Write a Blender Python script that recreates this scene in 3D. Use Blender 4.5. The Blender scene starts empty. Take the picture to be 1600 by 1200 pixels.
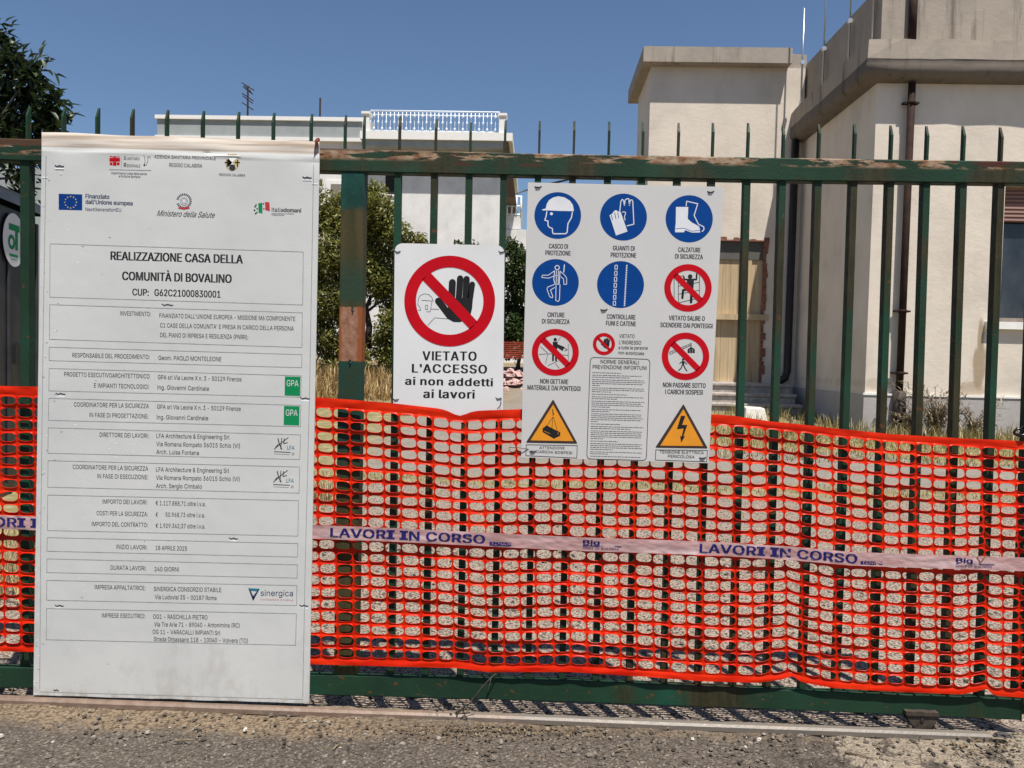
import bpy, bmesh, math, random
from mathutils import Vector, Matrix, noise
from mathutils.geometry import tessellate_polygon
R_ = math.radians
random.seed(7)
scene = bpy.context.scene
COL = scene.collection

# ------------------------------------------------------------------ camera
FPX, YAW, PITCH, ROLL = 1200.0, -.030, -.036, .0235     # photo pixels are 1600 x 1200
DIST, CAMH = 2.78, 1.30
_F = Vector((math.sin(YAW)*math.cos(PITCH), math.cos(YAW)*math.cos(PITCH), math.sin(PITCH)))
_R0 = Vector((math.cos(YAW), -math.sin(YAW), 0)); _U0 = _R0.cross(_F)
_R = _R0*math.cos(ROLL) + _U0*math.sin(ROLL)
_U = -_R0*math.sin(ROLL) + _U0*math.cos(ROLL)
CAM = Vector((0, -DIST, CAMH))
cd = bpy.data.cameras.new('camera'); cam = bpy.data.objects.new('camera', cd); COL.objects.link(cam)
cd.sensor_width = 36; cd.lens = 36*FPX/1600; cd.clip_start = .05; cd.clip_end = 3000
m = Matrix((_R, _U, -_F)).transposed().to_4x4(); m.translation = CAM
cam.matrix_world = m; scene.camera = cam

# ------------------------------------------------------------------ light
SUN = Vector((.175, -.365, 1)).normalized()
w = bpy.data.worlds.new('World'); scene.world = w; w.use_nodes = True
nt = w.node_tree; bg = nt.nodes['Background']
sky = nt.nodes.new('ShaderNodeTexSky'); sky.sky_type = 'NISHITA'; sky.sun_disc = False
sky.sun_elevation = math.asin(SUN.z); sky.sun_rotation = math.atan2(SUN.x, SUN.y)
sky.air_density = 1.0; sky.dust_density = .35; sky.ozone_density = 5.0; sky.altitude = 0
nt.links.new(sky.outputs[0], bg.inputs[0]); bg.inputs[1].default_value = .066
ld = bpy.data.lights.new('sun', 'SUN'); ld.energy = 4.7; ld.angle = R_(.5); ld.color = (1, .95, .87)
lo = bpy.data.objects.new('sun', ld); COL.objects.link(lo); lo.location = (3, -8, 12)
lo.rotation_euler = (-SUN).to_track_quat('-Z', 'Y').to_euler()
vs = scene.view_settings; vs.view_transform = 'Standard'; vs.look = 'None'; vs.gamma = 1; vs.exposure = .62

# ------------------------------------------------------------------ helpers
def P(px, py, Y=0.0):
    """photo pixel -> point of the vertical plane at depth Y"""
    d = _F + _R*((px-800)/FPX) - _U*((py-600)/FPX)
    return CAM + d*((Y+DIST)/d.y)
def gz(x, y):
    """height of the terrain"""
    t = min(max((y-.9)/15.5, 0), 1)
    return 1.03*t*(1-.12*math.sin(math.pi*t))
def PG(px, py):
    """photo pixel -> terrain"""
    d = _F + _R*((px-800)/FPX) - _U*((py-600)/FPX)
    a = 0
    while a < 80:
        a += .03; q = CAM + d*a
        if q.z < gz(q.x, q.y): break
    return q

def tag(o, label=None, cat=None, group=None, kind=None):
    if label: o['label'] = label
    if cat: o['category'] = cat
    if group: o['group'] = group
    if kind: o['kind'] = kind
    return o
ORG = {}
def empty(name, loc, label, cat, group=None):
    o = bpy.data.objects.new(name, None); COL.objects.link(o); o.location = loc; o.empty_display_size = .1
    ORG[o.name] = Vector(loc)
    return tag(o, label, cat, group)

class MB:
    def __init__(s): s.v = []; s.f = []; s.m = []; s.sm = []
    def face(s, pts, mi=0, smooth=False):
        n = len(s.v); s.v += [Vector(p) for p in pts]; s.f.append(tuple(range(n, n+len(pts)))); s.m.append(mi); s.sm.append(smooth)
    def box(s, a, b, mi=0, top=None):
        x0, y0, z0 = a; x1, y1, z1 = b
        c = [(x0,y0,z0),(x1,y0,z0),(x1,y1,z0),(x0,y1,z0),(x0,y0,z1),(x1,y0,z1),(x1,y1,z1),(x0,y1,z1)]
        s.hexa(c, mi)
    def hexa(s, c, mi=0):
        n = len(s.v); s.v += [Vector(p) for p in c]
        for f in ((0,3,2,1),(4,5,6,7),(0,1,5,4),(1,2,6,5),(2,3,7,6),(3,0,4,7)):
            s.f.append(tuple(n+i for i in f)); s.m.append(mi); s.sm.append(False)
    def tube(s, pts, r, n=8, mi=0, cap=True):
        pts = [Vector(p) for p in pts]; rs = r if isinstance(r, (list, tuple)) else [r]*len(pts)
        base = len(s.v); up = None
        for i, p in enumerate(pts):
            t = (pts[min(i+1, len(pts)-1)] - pts[max(i-1, 0)]).normalized()
            if up is None:
                up = t.orthogonal().normalized()
            a = (up - t*up.dot(t)).normalized(); b = t.cross(a); up = a
            for k in range(n):
                an = 2*math.pi*k/n; s.v.append(p + (a*math.cos(an) + b*math.sin(an))*rs[i])
        for i in range(len(pts)-1):
            for k in range(n):
                k2 = (k+1) % n
                s.f.append((base+i*n+k, base+i*n+k2, base+(i+1)*n+k2, base+(i+1)*n+k)); s.m.append(mi); s.sm.append(True)
        if cap:
            s.f.append(tuple(base+k for k in range(n))[::-1]); s.m.append(mi); s.sm.append(False)
            s.f.append(tuple(base+(len(pts)-1)*n+k for k in range(n))); s.m.append(mi); s.sm.append(False)
    def prism(s, pts, off, mi=0):
        """closed outline extruded by vector off"""
        off = Vector(off); a = [Vector(p) for p in pts]; n = len(a); b0 = len(s.v)
        s.v += a + [p+off for p in a]
        for t in tessellate_polygon([a]):
            s.f.append(tuple(b0+i for i in t)); s.m.append(mi); s.sm.append(False)
            s.f.append(tuple(b0+n+i for i in reversed(t))); s.m.append(mi); s.sm.append(False)
        for i in range(n):
            j = (i+1) % n
            s.f.append((b0+i, b0+j, b0+n+j, b0+n+i)); s.m.append(mi); s.sm.append(False)
    def rock(s, c, r, mi=0, rnd=random):
        c = Vector(c); n0 = len(s.v); k = 6; ph = rnd.random()*6
        sx, sy, sz = r*rnd.uniform(.7, 1.3), r*rnd.uniform(.7, 1.3), r*rnd.uniform(.45, .8)
        s.v.append(c + Vector((0, 0, sz)))
        for ring, (rr, zz) in enumerate(((.75, .6), (1, -.1))):
            for i in range(k):
                a = ph + 2*math.pi*i/k + ring*.4; q = rnd.uniform(.75, 1.15)
                s.v.append(c + Vector((math.cos(a)*rr*sx*q, math.sin(a)*rr*sy*q, zz*sz*rnd.uniform(.8, 1.2))))
        for i in range(k):
            j = (i+1) % k
            s.f.append((n0, n0+1+i, n0+1+j)); s.f.append((n0+1+i, n0+1+k+i, n0+1+k+j, n0+1+j))
            s.m += [mi, mi]; s.sm += [False, False]
    def build(s, name, mats, parent=None, loc=None, label=None):
        base = Vector((0, 0, 0)); q = parent
        if parent is not None: base = ORG[parent.name]
        elif loc is not None: base = Vector(loc)
        me = bpy.data.meshes.new(name)
        me.from_pydata([v-base for v in s.v], [], s.f); me.update()
        mats = mats if isinstance(mats, (list, tuple)) else [mats]
        for x in mats: me.materials.append(x)
        me.polygons.foreach_set('material_index', s.m); me.polygons.foreach_set('use_smooth', s.sm)
        o = bpy.data.objects.new(name, me); COL.objects.link(o)
        ORG[o.name] = base
        if parent is not None: o.parent = parent
        else: o.location = base
        if label: o['label'] = label
        return o

class Flat(MB):
    """print lying on a vertical panel: outlines given in photo pixels on the plane at depth Y"""
    def __init__(s, Y, tr=None):
        super().__init__(); s.Y = Y; s.tr = tr or (lambda x, y: (x, y))
    def p(s, q, lift=0):
        return P(*s.tr(*q), s.Y - lift)
    def poly(s, pts, mi=0, lift=0):
        a = [s.p(q, lift) for q in pts]; n = len(s.v); s.v += a
        for t in tessellate_polygon([[Vector((q[0], q[1], 0)) for q in pts]]):
            s.f.append(tuple(n+i for i in t)); s.m.append(mi); s.sm.append(False)
    def disc(s, cx, cy, rx, ry=None, mi=0, lift=0, n=64):
        ry = ry or rx
        s.poly([(cx+rx*math.cos(2*math.pi*i/n), cy+ry*math.sin(2*math.pi*i/n)) for i in range(n)], mi, lift)
    def ring(s, cx, cy, r0, r1, mi=0, lift=0, n=64):
        for i in range(n):
            a, b = 2*math.pi*i/n, 2*math.pi*(i+1)/n
            s.poly([(cx+r0*math.cos(a), cy+r0*math.sin(a)), (cx+r1*math.cos(a), cy+r1*math.sin(a)),
                    (cx+r1*math.cos(b), cy+r1*math.sin(b)), (cx+r0*math.cos(b), cy+r0*math.sin(b))], mi, lift)
    def line(s, pts, wd, mi=0, lift=0, closed=False, cap=True):
        if closed: pts = list(pts) + [pts[0]]
        for (x0, y0), (x1, y1) in zip(pts[:-1], pts[1:]):
            l = math.hypot(x1-x0, y1-y0) or 1; nx, ny = -(y1-y0)/l*wd/2, (x1-x0)/l*wd/2
            s.poly([(x0+nx, y0+ny), (x1+nx, y1+ny), (x1-nx, y1-ny), (x0-nx, y0-ny)], mi, lift)
        if cap and wd > 3:
            for (x, y) in pts: s.disc(x, y, wd/2, None, mi, lift+.00005, 12)
    def text(s, st, a, b, h, mi=0, lift=0, bold=0, shear=0, space=1, res=2):
        """st written from pixel a to pixel b (baseline), capitals h pixels tall"""
        vv, ff, wd, cap = glyphs(st, bold, shear, space, res)
        A = s.p(a, lift); B = s.p(b, lift); T = s.p((a[0], a[1]-h), lift)
        e = (B-A)/wd; u = Vector((0, 0, (T-A).length/cap)); n = len(s.v)
        for (x, y, k) in vv: s.v.append(A + e*x + u*y - Vector((0, .00012*k, 0)))
        for f in ff: s.f.append(tuple(n+i for i in f)); s.m.append(mi); s.sm.append(False)
# letter outlines in thousandths of the type size: advance, then closed loops of x, y
OUT = {
    'A': (480, (16, 0, 201, 509, 276, 509, 463, 0, 395, 0, 287, 302, 232, 478, 245, 478, 191, 302, 85, 0), (110, 142, 110, 199, 370, 199, 370, 142)),
    'B': (456, (60, 0, 60, 509, 241, 509, 289, 504, 329, 491, 359, 469, 381, 442, 394, 410, 398, 374, 395, 344, 387, 320, 356, 286, 315, 267, 315, 262, 339, 257, 363, 245, 385, 227, 402, 203, 414, 173, 418, 136, 413, 100, 400, 67, 377, 39, 344, 18, 301, 4, 247, 0), (125, 57, 245, 57, 296, 63, 330, 80, 349, 105, 355, 137, 352, 161, 342, 184, 327, 203, 306, 218, 279, 228, 248, 231, 125, 231), (125, 285, 238, 285, 288, 296, 308, 309, 323, 326, 333, 348, 336, 372, 330, 403, 313, 429, 283, 446, 240, 452, 125, 452)),
    'C': (510, (267, -7, 205, 1, 150, 25, 104, 63, 70, 115, 48, 179, 40, 254, 48, 329, 70, 393, 104, 445, 150, 484, 205, 508, 267, 516, 340, 504, 373, 490, 402, 471, 427, 447, 448, 418, 463, 385, 473, 348, 408, 348, 389, 395, 357, 428, 315, 449, 267, 456, 223, 450, 184, 432, 150, 403, 125, 364, 109, 314, 103, 254, 109, 194, 125, 145, 151, 105, 184, 76, 223, 59, 267, 53, 315, 60, 357, 81, 389, 114, 408, 160, 473, 160, 463, 124, 448, 91, 428, 62, 402, 38, 373, 19, 341, 5, 305, -4)),
    'D': (502, (219, 0, 96, 0, 96, 57, 215, 57, 272, 63, 318, 81, 354, 110, 379, 149, 394, 198, 399, 255, 394, 312, 379, 361, 354, 399, 320, 428, 275, 446, 221, 452, 93, 452, 93, 509, 225, 509, 294, 501, 353, 478, 399, 441, 433, 391, 455, 329, 462, 255, 455, 181, 433, 119, 398, 68, 351, 31, 291, 8), (125, 509, 125, 0, 60, 0, 60, 509)),
    'E': (419, (60, 0, 60, 509, 372, 509, 372, 452, 125, 452, 125, 286, 355, 286, 355, 229, 125, 229, 125, 57, 375, 57, 375, 0)),
    'F': (410, (60, 0, 60, 509, 369, 509, 369, 452, 125, 452, 125, 278, 346, 278, 346, 221, 125, 221, 125, 0)),
    'G': (520, (269, -7, 205, 1, 149, 25, 104, 64, 69, 116, 47, 179, 40, 254, 47, 329, 69, 393, 103, 445, 149, 484, 203, 508, 265, 516, 304, 513, 340, 504, 374, 489, 403, 469, 429, 445, 449, 416, 465, 384, 474, 349, 408, 349, 387, 393, 356, 427, 315, 448, 265, 456, 222, 450, 183, 432, 150, 404, 125, 364, 109, 314, 103, 254, 109, 194, 125, 145, 151, 105, 184, 76, 224, 59, 269, 53, 309, 57, 345, 71, 374, 93, 396, 123, 410, 160, 415, 202, 434, 199, 283, 199, 283, 256, 478, 256, 478, 200, 471, 141, 451, 91, 419, 50, 377, 19, 326, 0)),
    'H': (517, (60, 0, 60, 509, 125, 509, 125, 289, 392, 289, 392, 509, 457, 509, 457, 0, 392, 0, 392, 232, 125, 232, 125, 0)),
    'I': (185, (60, 0, 60, 509, 125, 509, 125, 0)),
    'J': (396, (185, -7, 124, 3, 75, 33, 44, 81, 33, 145, 33, 173, 98, 173, 98, 145, 104, 104, 122, 74, 149, 56, 185, 50, 220, 56, 248, 74, 266, 104, 272, 145, 272, 509, 336, 509, 336, 145, 326, 81, 294, 33, 246, 3)),
    'L': (393, (60, 0, 60, 509, 125, 509, 125, 57, 361, 57, 361, 0)),
    'M': (628, (60, 0, 60, 509, 152, 509, 322, 49, 307, 49, 476, 509, 568, 509, 568, 0, 504, 0, 507, 457, 513, 457, 342, 0, 286, 0, 112, 457, 119, 457, 122, 0)),
    'N': (523, (60, 0, 60, 509, 136, 509, 414, 55, 405, 54, 399, 509, 463, 509, 463, 0, 387, 0, 108, 452, 119, 454, 125, 0)),
    'O': (533, (267, -7, 205, 1, 150, 25, 105, 63, 70, 115, 48, 179, 40, 254, 48, 329, 70, 393, 105, 445, 150, 484, 205, 508, 267, 516, 329, 508, 384, 484, 429, 445, 464, 393, 486, 329, 493, 254, 486, 179, 464, 115, 429, 63, 384, 25, 329, 1), (267, 53, 310, 59, 349, 76, 383, 105, 408, 144, 425, 194, 430, 254, 425, 314, 408, 365, 383, 404, 349, 433, 310, 450, 267, 456, 223, 450, 184, 433, 151, 404, 125, 364, 109, 314, 103, 254, 109, 194, 125, 144, 151, 105, 184, 76, 223, 59)),
    'P': (445, (60, 0, 60, 509, 235, 509, 289, 503, 332, 487, 366, 462, 390, 430, 404, 391, 409, 348, 404, 304, 390, 265, 366, 233, 332, 207, 289, 191, 235, 186, 109, 186, 109, 242, 233, 242, 269, 246, 297, 256, 318, 272, 333, 294, 342, 319, 344, 348, 342, 376, 333, 402, 318, 423, 297, 439, 268, 449, 232, 452, 125, 452, 125, 0)),
    'R': (449, (60, 0, 60, 509, 236, 509, 290, 504, 333, 489, 367, 465, 390, 433, 405, 395, 409, 352, 405, 309, 390, 271, 367, 240, 333, 217, 289, 203, 236, 198, 96, 198, 96, 255, 234, 255, 269, 258, 298, 267, 319, 281, 334, 300, 342, 324, 345, 352, 342, 380, 334, 405, 319, 425, 298, 440, 269, 449, 233, 452, 125, 452, 125, 0), (353, 0, 230, 229, 303, 229, 428, 0)),
    'S': (447, (224, -9, 172, -4, 128, 9, 91, 31, 64, 60, 46, 96, 38, 137, 104, 137, 110, 110, 123, 88, 142, 71, 166, 59, 224, 49, 257, 52, 286, 60, 311, 74, 329, 92, 341, 114, 346, 139, 342, 161, 332, 179, 296, 205, 184, 239, 128, 260, 86, 289, 60, 326, 52, 372, 58, 413, 75, 448, 102, 476, 138, 498, 180, 511, 227, 516, 275, 511, 316, 498, 351, 476, 377, 449, 394, 415, 401, 378, 337, 378, 326, 412, 302, 437, 267, 453, 225, 459, 194, 456, 167, 448, 145, 435, 129, 418, 118, 398, 115, 376, 119, 352, 131, 334, 169, 308, 212, 293, 312, 264, 359, 238, 395, 198, 405, 171, 408, 139, 403, 99, 386, 64, 360, 34, 323, 11, 278, -4)),
    'T': (449, (32, 452, 32, 509, 417, 509, 417, 452, 257, 452, 257, 0, 193, 0, 193, 452)),
    'U': (517, (259, -8, 203, -2, 154, 15, 114, 43, 85, 80, 66, 124, 60, 173, 60, 509, 124, 509, 124, 178, 128, 144, 141, 113, 160, 87, 187, 68, 220, 56, 259, 52, 298, 56, 331, 68, 357, 87, 377, 113, 389, 144, 393, 178, 393, 509, 457, 509, 457, 173, 451, 124, 433, 80, 403, 43, 363, 15, 315, -2)),
    'V': (480, (204, 0, 16, 509, 84, 509, 248, 31, 235, 31, 267, 138, 395, 509, 463, 509, 278, 0)),
    'X': (474, (18, 0, 217, 284, 217, 236, 29, 509, 104, 509, 243, 292, 232, 292, 374, 509, 446, 509, 259, 239, 259, 287, 456, 0, 382, 0, 230, 231, 244, 231, 91, 0)),
    'Z': (438, (42, 0, 42, 46, 341, 476, 348, 454, 40, 452, 40, 509, 397, 509, 397, 462, 169, 129, 97, 33, 90, 54, 399, 57, 399, 0)),
    'À': (480, (16, 0, 201, 509, 276, 509, 463, 0, 395, 0, 287, 302, 232, 478, 245, 478, 191, 302, 85, 0), (110, 142, 110, 199, 370, 199, 370, 142), (216, 558, 150, 659, 218, 659, 266, 558)),
    'a': (389, (160, -9, 126, -5, 94, 5, 68, 22, 48, 45, 35, 73, 30, 108, 34, 138, 43, 161, 58, 179, 78, 193, 125, 211, 234, 227, 265, 235, 273, 243, 276, 257, 267, 297, 240, 322, 196, 331, 149, 322, 118, 301, 100, 274, 41, 291, 57, 322, 79, 346, 104, 364, 133, 375, 194, 384, 239, 379, 286, 360, 306, 343, 322, 320, 333, 290, 337, 251, 337, 0, 277, 0, 277, 52, 272, 52, 252, 25, 215, 1), (170, 45, 202, 49, 228, 59, 248, 74, 263, 93, 272, 115, 276, 138, 276, 190, 259, 182, 175, 168, 134, 159, 103, 139, 95, 124, 92, 105, 102, 72, 130, 52)),
    'b': (424, (229, -8, 198, -5, 172, 4, 138, 31, 118, 59, 112, 59, 112, 0, 53, 0, 53, 509, 114, 509, 114, 319, 118, 319, 137, 346, 171, 373, 197, 381, 229, 384, 274, 378, 313, 361, 345, 332, 370, 293, 385, 245, 390, 189, 385, 133, 370, 84, 346, 45, 313, 16, 274, -2), (220, 47, 253, 51, 279, 66, 301, 88, 316, 117, 325, 151, 328, 189, 325, 227, 316, 261, 301, 290, 280, 311, 253, 325, 220, 330, 188, 325, 161, 312, 140, 291, 125, 263, 116, 229, 113, 189, 116, 150, 125, 115, 140, 86, 162, 65, 188, 51)),
    'c': (396, (207, -8, 159, -2, 117, 16, 82, 46, 56, 85, 40, 133, 34, 187, 40, 243, 56, 291, 82, 330, 117, 360, 159, 378, 207, 384, 260, 377, 305, 356, 340, 322, 362, 277, 303, 262, 290, 289, 270, 311, 242, 325, 207, 330, 173, 325, 145, 310, 124, 287, 108, 258, 99, 224, 96, 187, 99, 151, 108, 117, 124, 89, 145, 66, 173, 51, 207, 46, 243, 52, 271, 66, 292, 89, 304, 117, 363, 102, 341, 56, 306, 21, 261, -1)),
    'd': (424, (195, -8, 151, -2, 111, 16, 79, 45, 55, 84, 39, 133, 34, 189, 39, 245, 55, 293, 79, 332, 112, 361, 151, 378, 196, 384, 228, 381, 253, 373, 287, 346, 306, 319, 311, 319, 311, 509, 372, 509, 372, 0, 313, 0, 313, 59, 307, 59, 287, 31, 252, 4, 227, -5), (205, 47, 236, 51, 263, 65, 284, 86, 299, 115, 309, 150, 312, 189, 309, 229, 300, 263, 284, 291, 263, 312, 237, 325, 205, 330, 172, 325, 145, 311, 124, 290, 108, 261, 99, 227, 96, 189, 99, 151, 109, 117, 124, 88, 145, 66, 172, 51)),
    'e': (404, (212, -8, 161, -2, 117, 16, 82, 46, 56, 85, 40, 132, 34, 187, 39, 242, 55, 290, 81, 329, 115, 359, 157, 378, 205, 384, 266, 374, 294, 361, 319, 341, 341, 315, 357, 282, 368, 242, 371, 169, 75, 169, 75, 221, 338, 221, 310, 202, 307, 237, 298, 269, 283, 294, 263, 314, 237, 326, 205, 330, 173, 326, 146, 313, 125, 294, 109, 270, 99, 241, 96, 211, 96, 178, 100, 139, 110, 106, 128, 80, 151, 61, 179, 50, 212, 46, 254, 53, 285, 73, 306, 105, 365, 91, 353, 63, 335, 39, 311, 19, 283, 4, 249, -5)),
    'f': (254, (228, 379, 228, 327, 6, 327, 6, 379), (81, 0, 81, 432, 84, 461, 96, 486, 113, 505, 135, 519, 187, 530, 222, 527, 243, 521, 227, 468, 215, 472, 195, 474, 171, 470, 154, 460, 145, 443, 142, 419, 142, 0)),
    'g': (425, (207, -151, 168, -148, 134, -140, 82, -110, 51, -69, 101, -41, 122, -66, 154, -88, 207, -97, 249, -92, 282, -75, 304, -47, 311, -6, 311, 68, 306, 68, 287, 41, 252, 16, 227, 8, 195, 5, 152, 10, 113, 27, 80, 53, 55, 90, 39, 136, 34, 191, 39, 246, 55, 293, 80, 332, 112, 361, 152, 378, 196, 384, 228, 382, 253, 373, 288, 346, 308, 319, 313, 319, 313, 379, 372, 379, 372, -9, 367, -54, 350, -90, 324, -117, 291, -136, 251, -147), (205, 59, 237, 63, 264, 75, 285, 95, 300, 121, 309, 154, 312, 193, 309, 231, 300, 264, 285, 291, 264, 312, 237, 325, 205, 330, 172, 325, 145, 312, 124, 290, 109, 262, 99, 229, 96, 193, 99, 155, 109, 123, 124, 96, 145, 76, 172, 63)),
    'h': (410, (114, 227, 114, 0, 53, 0, 53, 509, 114, 509, 114, 287, 102, 287, 124, 332, 152, 362, 187, 379, 227, 384, 264, 380, 295, 369, 321, 349, 341, 321, 353, 285, 357, 240, 357, 0, 296, 0, 296, 235, 290, 275, 273, 304, 246, 323, 210, 329, 184, 326, 161, 317, 141, 303, 126, 283, 117, 257)),
    'i': (167, (53, 0, 53, 379, 114, 379, 114, 0), (84, 443, 67, 446, 54, 455, 44, 468, 41, 483, 44, 499, 54, 512, 67, 521, 84, 524, 100, 521, 114, 512, 123, 499, 126, 483, 123, 468, 114, 455, 100, 446)),
    'l': (189, (139, -2, 101, 3, 74, 20, 58, 47, 53, 84, 53, 509, 114, 509, 114, 99, 120, 62, 130, 54, 170, 54, 181, 3, 162, -1)),
    'm': (610, (53, 0, 53, 379, 112, 379, 112, 295, 108, 295, 118, 323, 132, 346, 172, 376, 219, 386, 257, 380, 287, 361, 309, 331, 321, 295, 312, 295, 322, 321, 337, 343, 381, 375, 437, 386, 468, 383, 497, 372, 522, 354, 541, 328, 553, 296, 557, 255, 557, 0, 496, 0, 496, 254, 490, 289, 473, 313, 447, 326, 419, 330, 395, 328, 374, 320, 345, 290, 335, 247, 335, 0, 274, 0, 274, 260, 269, 288, 253, 311, 229, 326, 199, 330, 158, 320, 140, 307, 126, 289, 117, 266, 114, 238, 114, 0)),
    'n': (410, (114, 227, 114, 0, 53, 0, 53, 379, 112, 379, 112, 287, 102, 287, 124, 332, 152, 362, 187, 379, 227, 384, 264, 380, 295, 369, 321, 349, 341, 321, 353, 285, 357, 240, 357, 0, 296, 0, 296, 235, 290, 275, 273, 304, 246, 323, 210, 329, 184, 326, 161, 317, 141, 303, 126, 283, 117, 257)),
    'o': (415, (207, -8, 159, -2, 117, 16, 82, 46, 56, 85, 40, 133, 34, 187, 40, 243, 56, 291, 82, 330, 117, 360, 159, 378, 207, 384, 256, 378, 299, 360, 333, 330, 359, 291, 376, 243, 381, 187, 376, 133, 359, 85, 333, 46, 299, 16, 256, -2), (207, 46, 242, 51, 270, 66, 292, 89, 307, 117, 316, 151, 319, 187, 316, 224, 307, 258, 292, 287, 270, 310, 242, 325, 207, 330, 173, 325, 145, 310, 124, 287, 108, 258, 99, 224, 96, 187, 99, 151, 108, 117, 124, 89, 145, 66, 173, 51)),
    'p': (424, (53, -143, 53, 379, 112, 379, 112, 319, 118, 319, 137, 346, 171, 373, 197, 381, 229, 384, 274, 378, 313, 361, 345, 332, 370, 293, 385, 245, 390, 189, 385, 133, 370, 84, 346, 45, 313, 16, 274, -2, 229, -8, 198, -5, 173, 4, 138, 31, 118, 59, 114, 59, 114, -143), (220, 47, 253, 51, 279, 66, 301, 88, 316, 117, 325, 151, 328, 189, 325, 227, 316, 261, 301, 290, 280, 311, 253, 325, 220, 330, 188, 325, 161, 312, 140, 291, 125, 263, 116, 229, 113, 189, 116, 150, 125, 115, 140, 86, 162, 65, 188, 51)),
    'r': (259, (53, 0, 53, 379, 112, 379, 115, 321, 130, 347, 152, 367, 181, 380, 213, 385, 243, 384, 243, 322, 207, 326, 182, 323, 159, 315, 140, 301, 126, 284, 117, 262, 114, 237, 114, 0)),
    's': (365, (182, -8, 145, -5, 112, 3, 84, 18, 62, 38, 45, 63, 36, 94, 94, 107, 105, 79, 124, 60, 150, 49, 181, 45, 217, 50, 244, 62, 262, 81, 268, 103, 265, 121, 254, 136, 237, 147, 149, 170, 104, 186, 72, 208, 53, 237, 47, 274, 51, 305, 65, 332, 87, 354, 115, 370, 149, 381, 187, 384, 223, 381, 254, 372, 279, 358, 299, 339, 324, 290, 268, 277, 258, 298, 243, 316, 219, 328, 187, 333, 156, 329, 131, 317, 114, 299, 109, 277, 112, 258, 124, 243, 172, 223, 229, 209, 275, 194, 306, 171, 325, 142, 331, 107, 326, 75, 312, 47, 290, 24, 260, 6, 223, -5)),
    't': (227, (204, 379, 204, 327, 6, 327, 6, 379), (65, 471, 126, 471, 126, 98, 128, 76, 136, 61, 150, 53, 170, 50, 202, 54, 213, 2, 192, -3, 168, -4, 125, 2, 92, 21, 72, 52, 65, 93)),
    'u': (410, (182, -5, 146, -1, 115, 11, 89, 31, 69, 59, 57, 95, 53, 139, 53, 379, 114, 379, 114, 144, 119, 105, 137, 75, 164, 56, 200, 50, 226, 53, 249, 62, 268, 77, 283, 97, 293, 122, 296, 153, 296, 379, 357, 379, 357, 0, 298, 0, 298, 92, 307, 92, 286, 47, 257, 17, 222, 0)),
    'v': (389, (163, 0, 17, 379, 84, 379, 165, 155, 206, 21, 184, 21, 224, 155, 305, 379, 371, 379, 226, 0)),
    'w': (567, (138, 0, 23, 379, 87, 379, 154, 137, 175, 41, 165, 41, 252, 379, 316, 379, 382, 136, 402, 41, 391, 41, 480, 379, 545, 379, 429, 0, 368, 0, 277, 338, 291, 338, 199, 0)),
    'x': (379, (21, 0, 171, 218, 171, 171, 29, 379, 100, 379, 207, 206, 175, 206, 233, 306, 282, 379, 352, 379, 209, 169, 209, 214, 358, 0, 287, 0, 173, 182, 205, 182, 148, 85, 91, 0)),
    'z': (380, (42, 0, 42, 46, 254, 323, 48, 323, 48, 379, 333, 379, 333, 331, 126, 56, 339, 56, 339, 0)),
    '0': (453, (227, -7, 174, 1, 130, 24, 95, 62, 69, 113, 53, 178, 48, 254, 53, 330, 69, 395, 95, 447, 130, 484, 174, 508, 227, 516, 279, 508, 323, 484, 358, 447, 384, 395, 400, 330, 405, 254, 400, 178, 384, 113, 359, 62, 323, 24, 279, 1), (227, 50, 261, 56, 290, 74, 313, 103, 330, 144, 340, 194, 344, 254, 340, 314, 330, 365, 313, 405, 290, 435, 261, 453, 227, 460, 192, 453, 163, 435, 140, 405, 123, 365, 113, 314, 109, 254, 113, 194, 123, 144, 140, 103, 163, 74, 192, 56)),
    '1': (453, (76, 0, 76, 55, 391, 55, 391, 0), (276, 509, 276, 0, 212, 0, 209, 448, 86, 358, 86, 427, 198, 509)),
    '2': (453, (64, 0, 64, 47, 282, 282, 311, 327, 320, 371, 317, 397, 308, 419, 293, 436, 273, 449, 224, 460, 196, 457, 172, 447, 153, 433, 139, 413, 130, 390, 127, 362, 66, 362, 71, 405, 86, 442, 111, 473, 143, 496, 182, 511, 225, 516, 268, 511, 306, 497, 337, 474, 361, 445, 376, 411, 381, 372, 371, 318, 336, 259, 267, 180, 153, 57, 389, 57, 389, 0)),
    '3': (453, (218, -7, 173, -3, 133, 10, 98, 30, 70, 57, 52, 91, 44, 132, 109, 132, 115, 107, 126, 87, 144, 71, 165, 59, 219, 50, 275, 61, 297, 74, 315, 93, 325, 116, 329, 145, 326, 172, 316, 196, 299, 217, 275, 234, 242, 244, 201, 248, 157, 248, 157, 299, 288, 452, 70, 452, 70, 509, 372, 509, 372, 461, 211, 278, 211, 289, 264, 288, 308, 276, 344, 253, 371, 222, 387, 186, 393, 145, 387, 103, 370, 66, 344, 36, 309, 12, 266, -2)),
    '4': (453, (40, 105, 40, 158, 247, 509, 311, 509, 109, 163, 413, 163, 413, 105), (282, 0, 282, 318, 343, 318, 343, 0)),
    '5': (453, (221, -7, 178, -2, 140, 11, 108, 32, 83, 60, 66, 93, 60, 130, 122, 130, 127, 108, 138, 89, 173, 60, 221, 50, 250, 53, 276, 64, 298, 82, 314, 104, 324, 131, 328, 162, 324, 193, 314, 221, 297, 244, 275, 262, 248, 273, 218, 277, 167, 268, 128, 246, 67, 253, 96, 509, 366, 509, 366, 452, 151, 452, 136, 301, 178, 325, 229, 334, 263, 330, 294, 321, 321, 306, 345, 285, 364, 260, 379, 231, 388, 199, 391, 163, 385, 117, 369, 76, 343, 41, 309, 15, 268, -1)),
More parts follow.
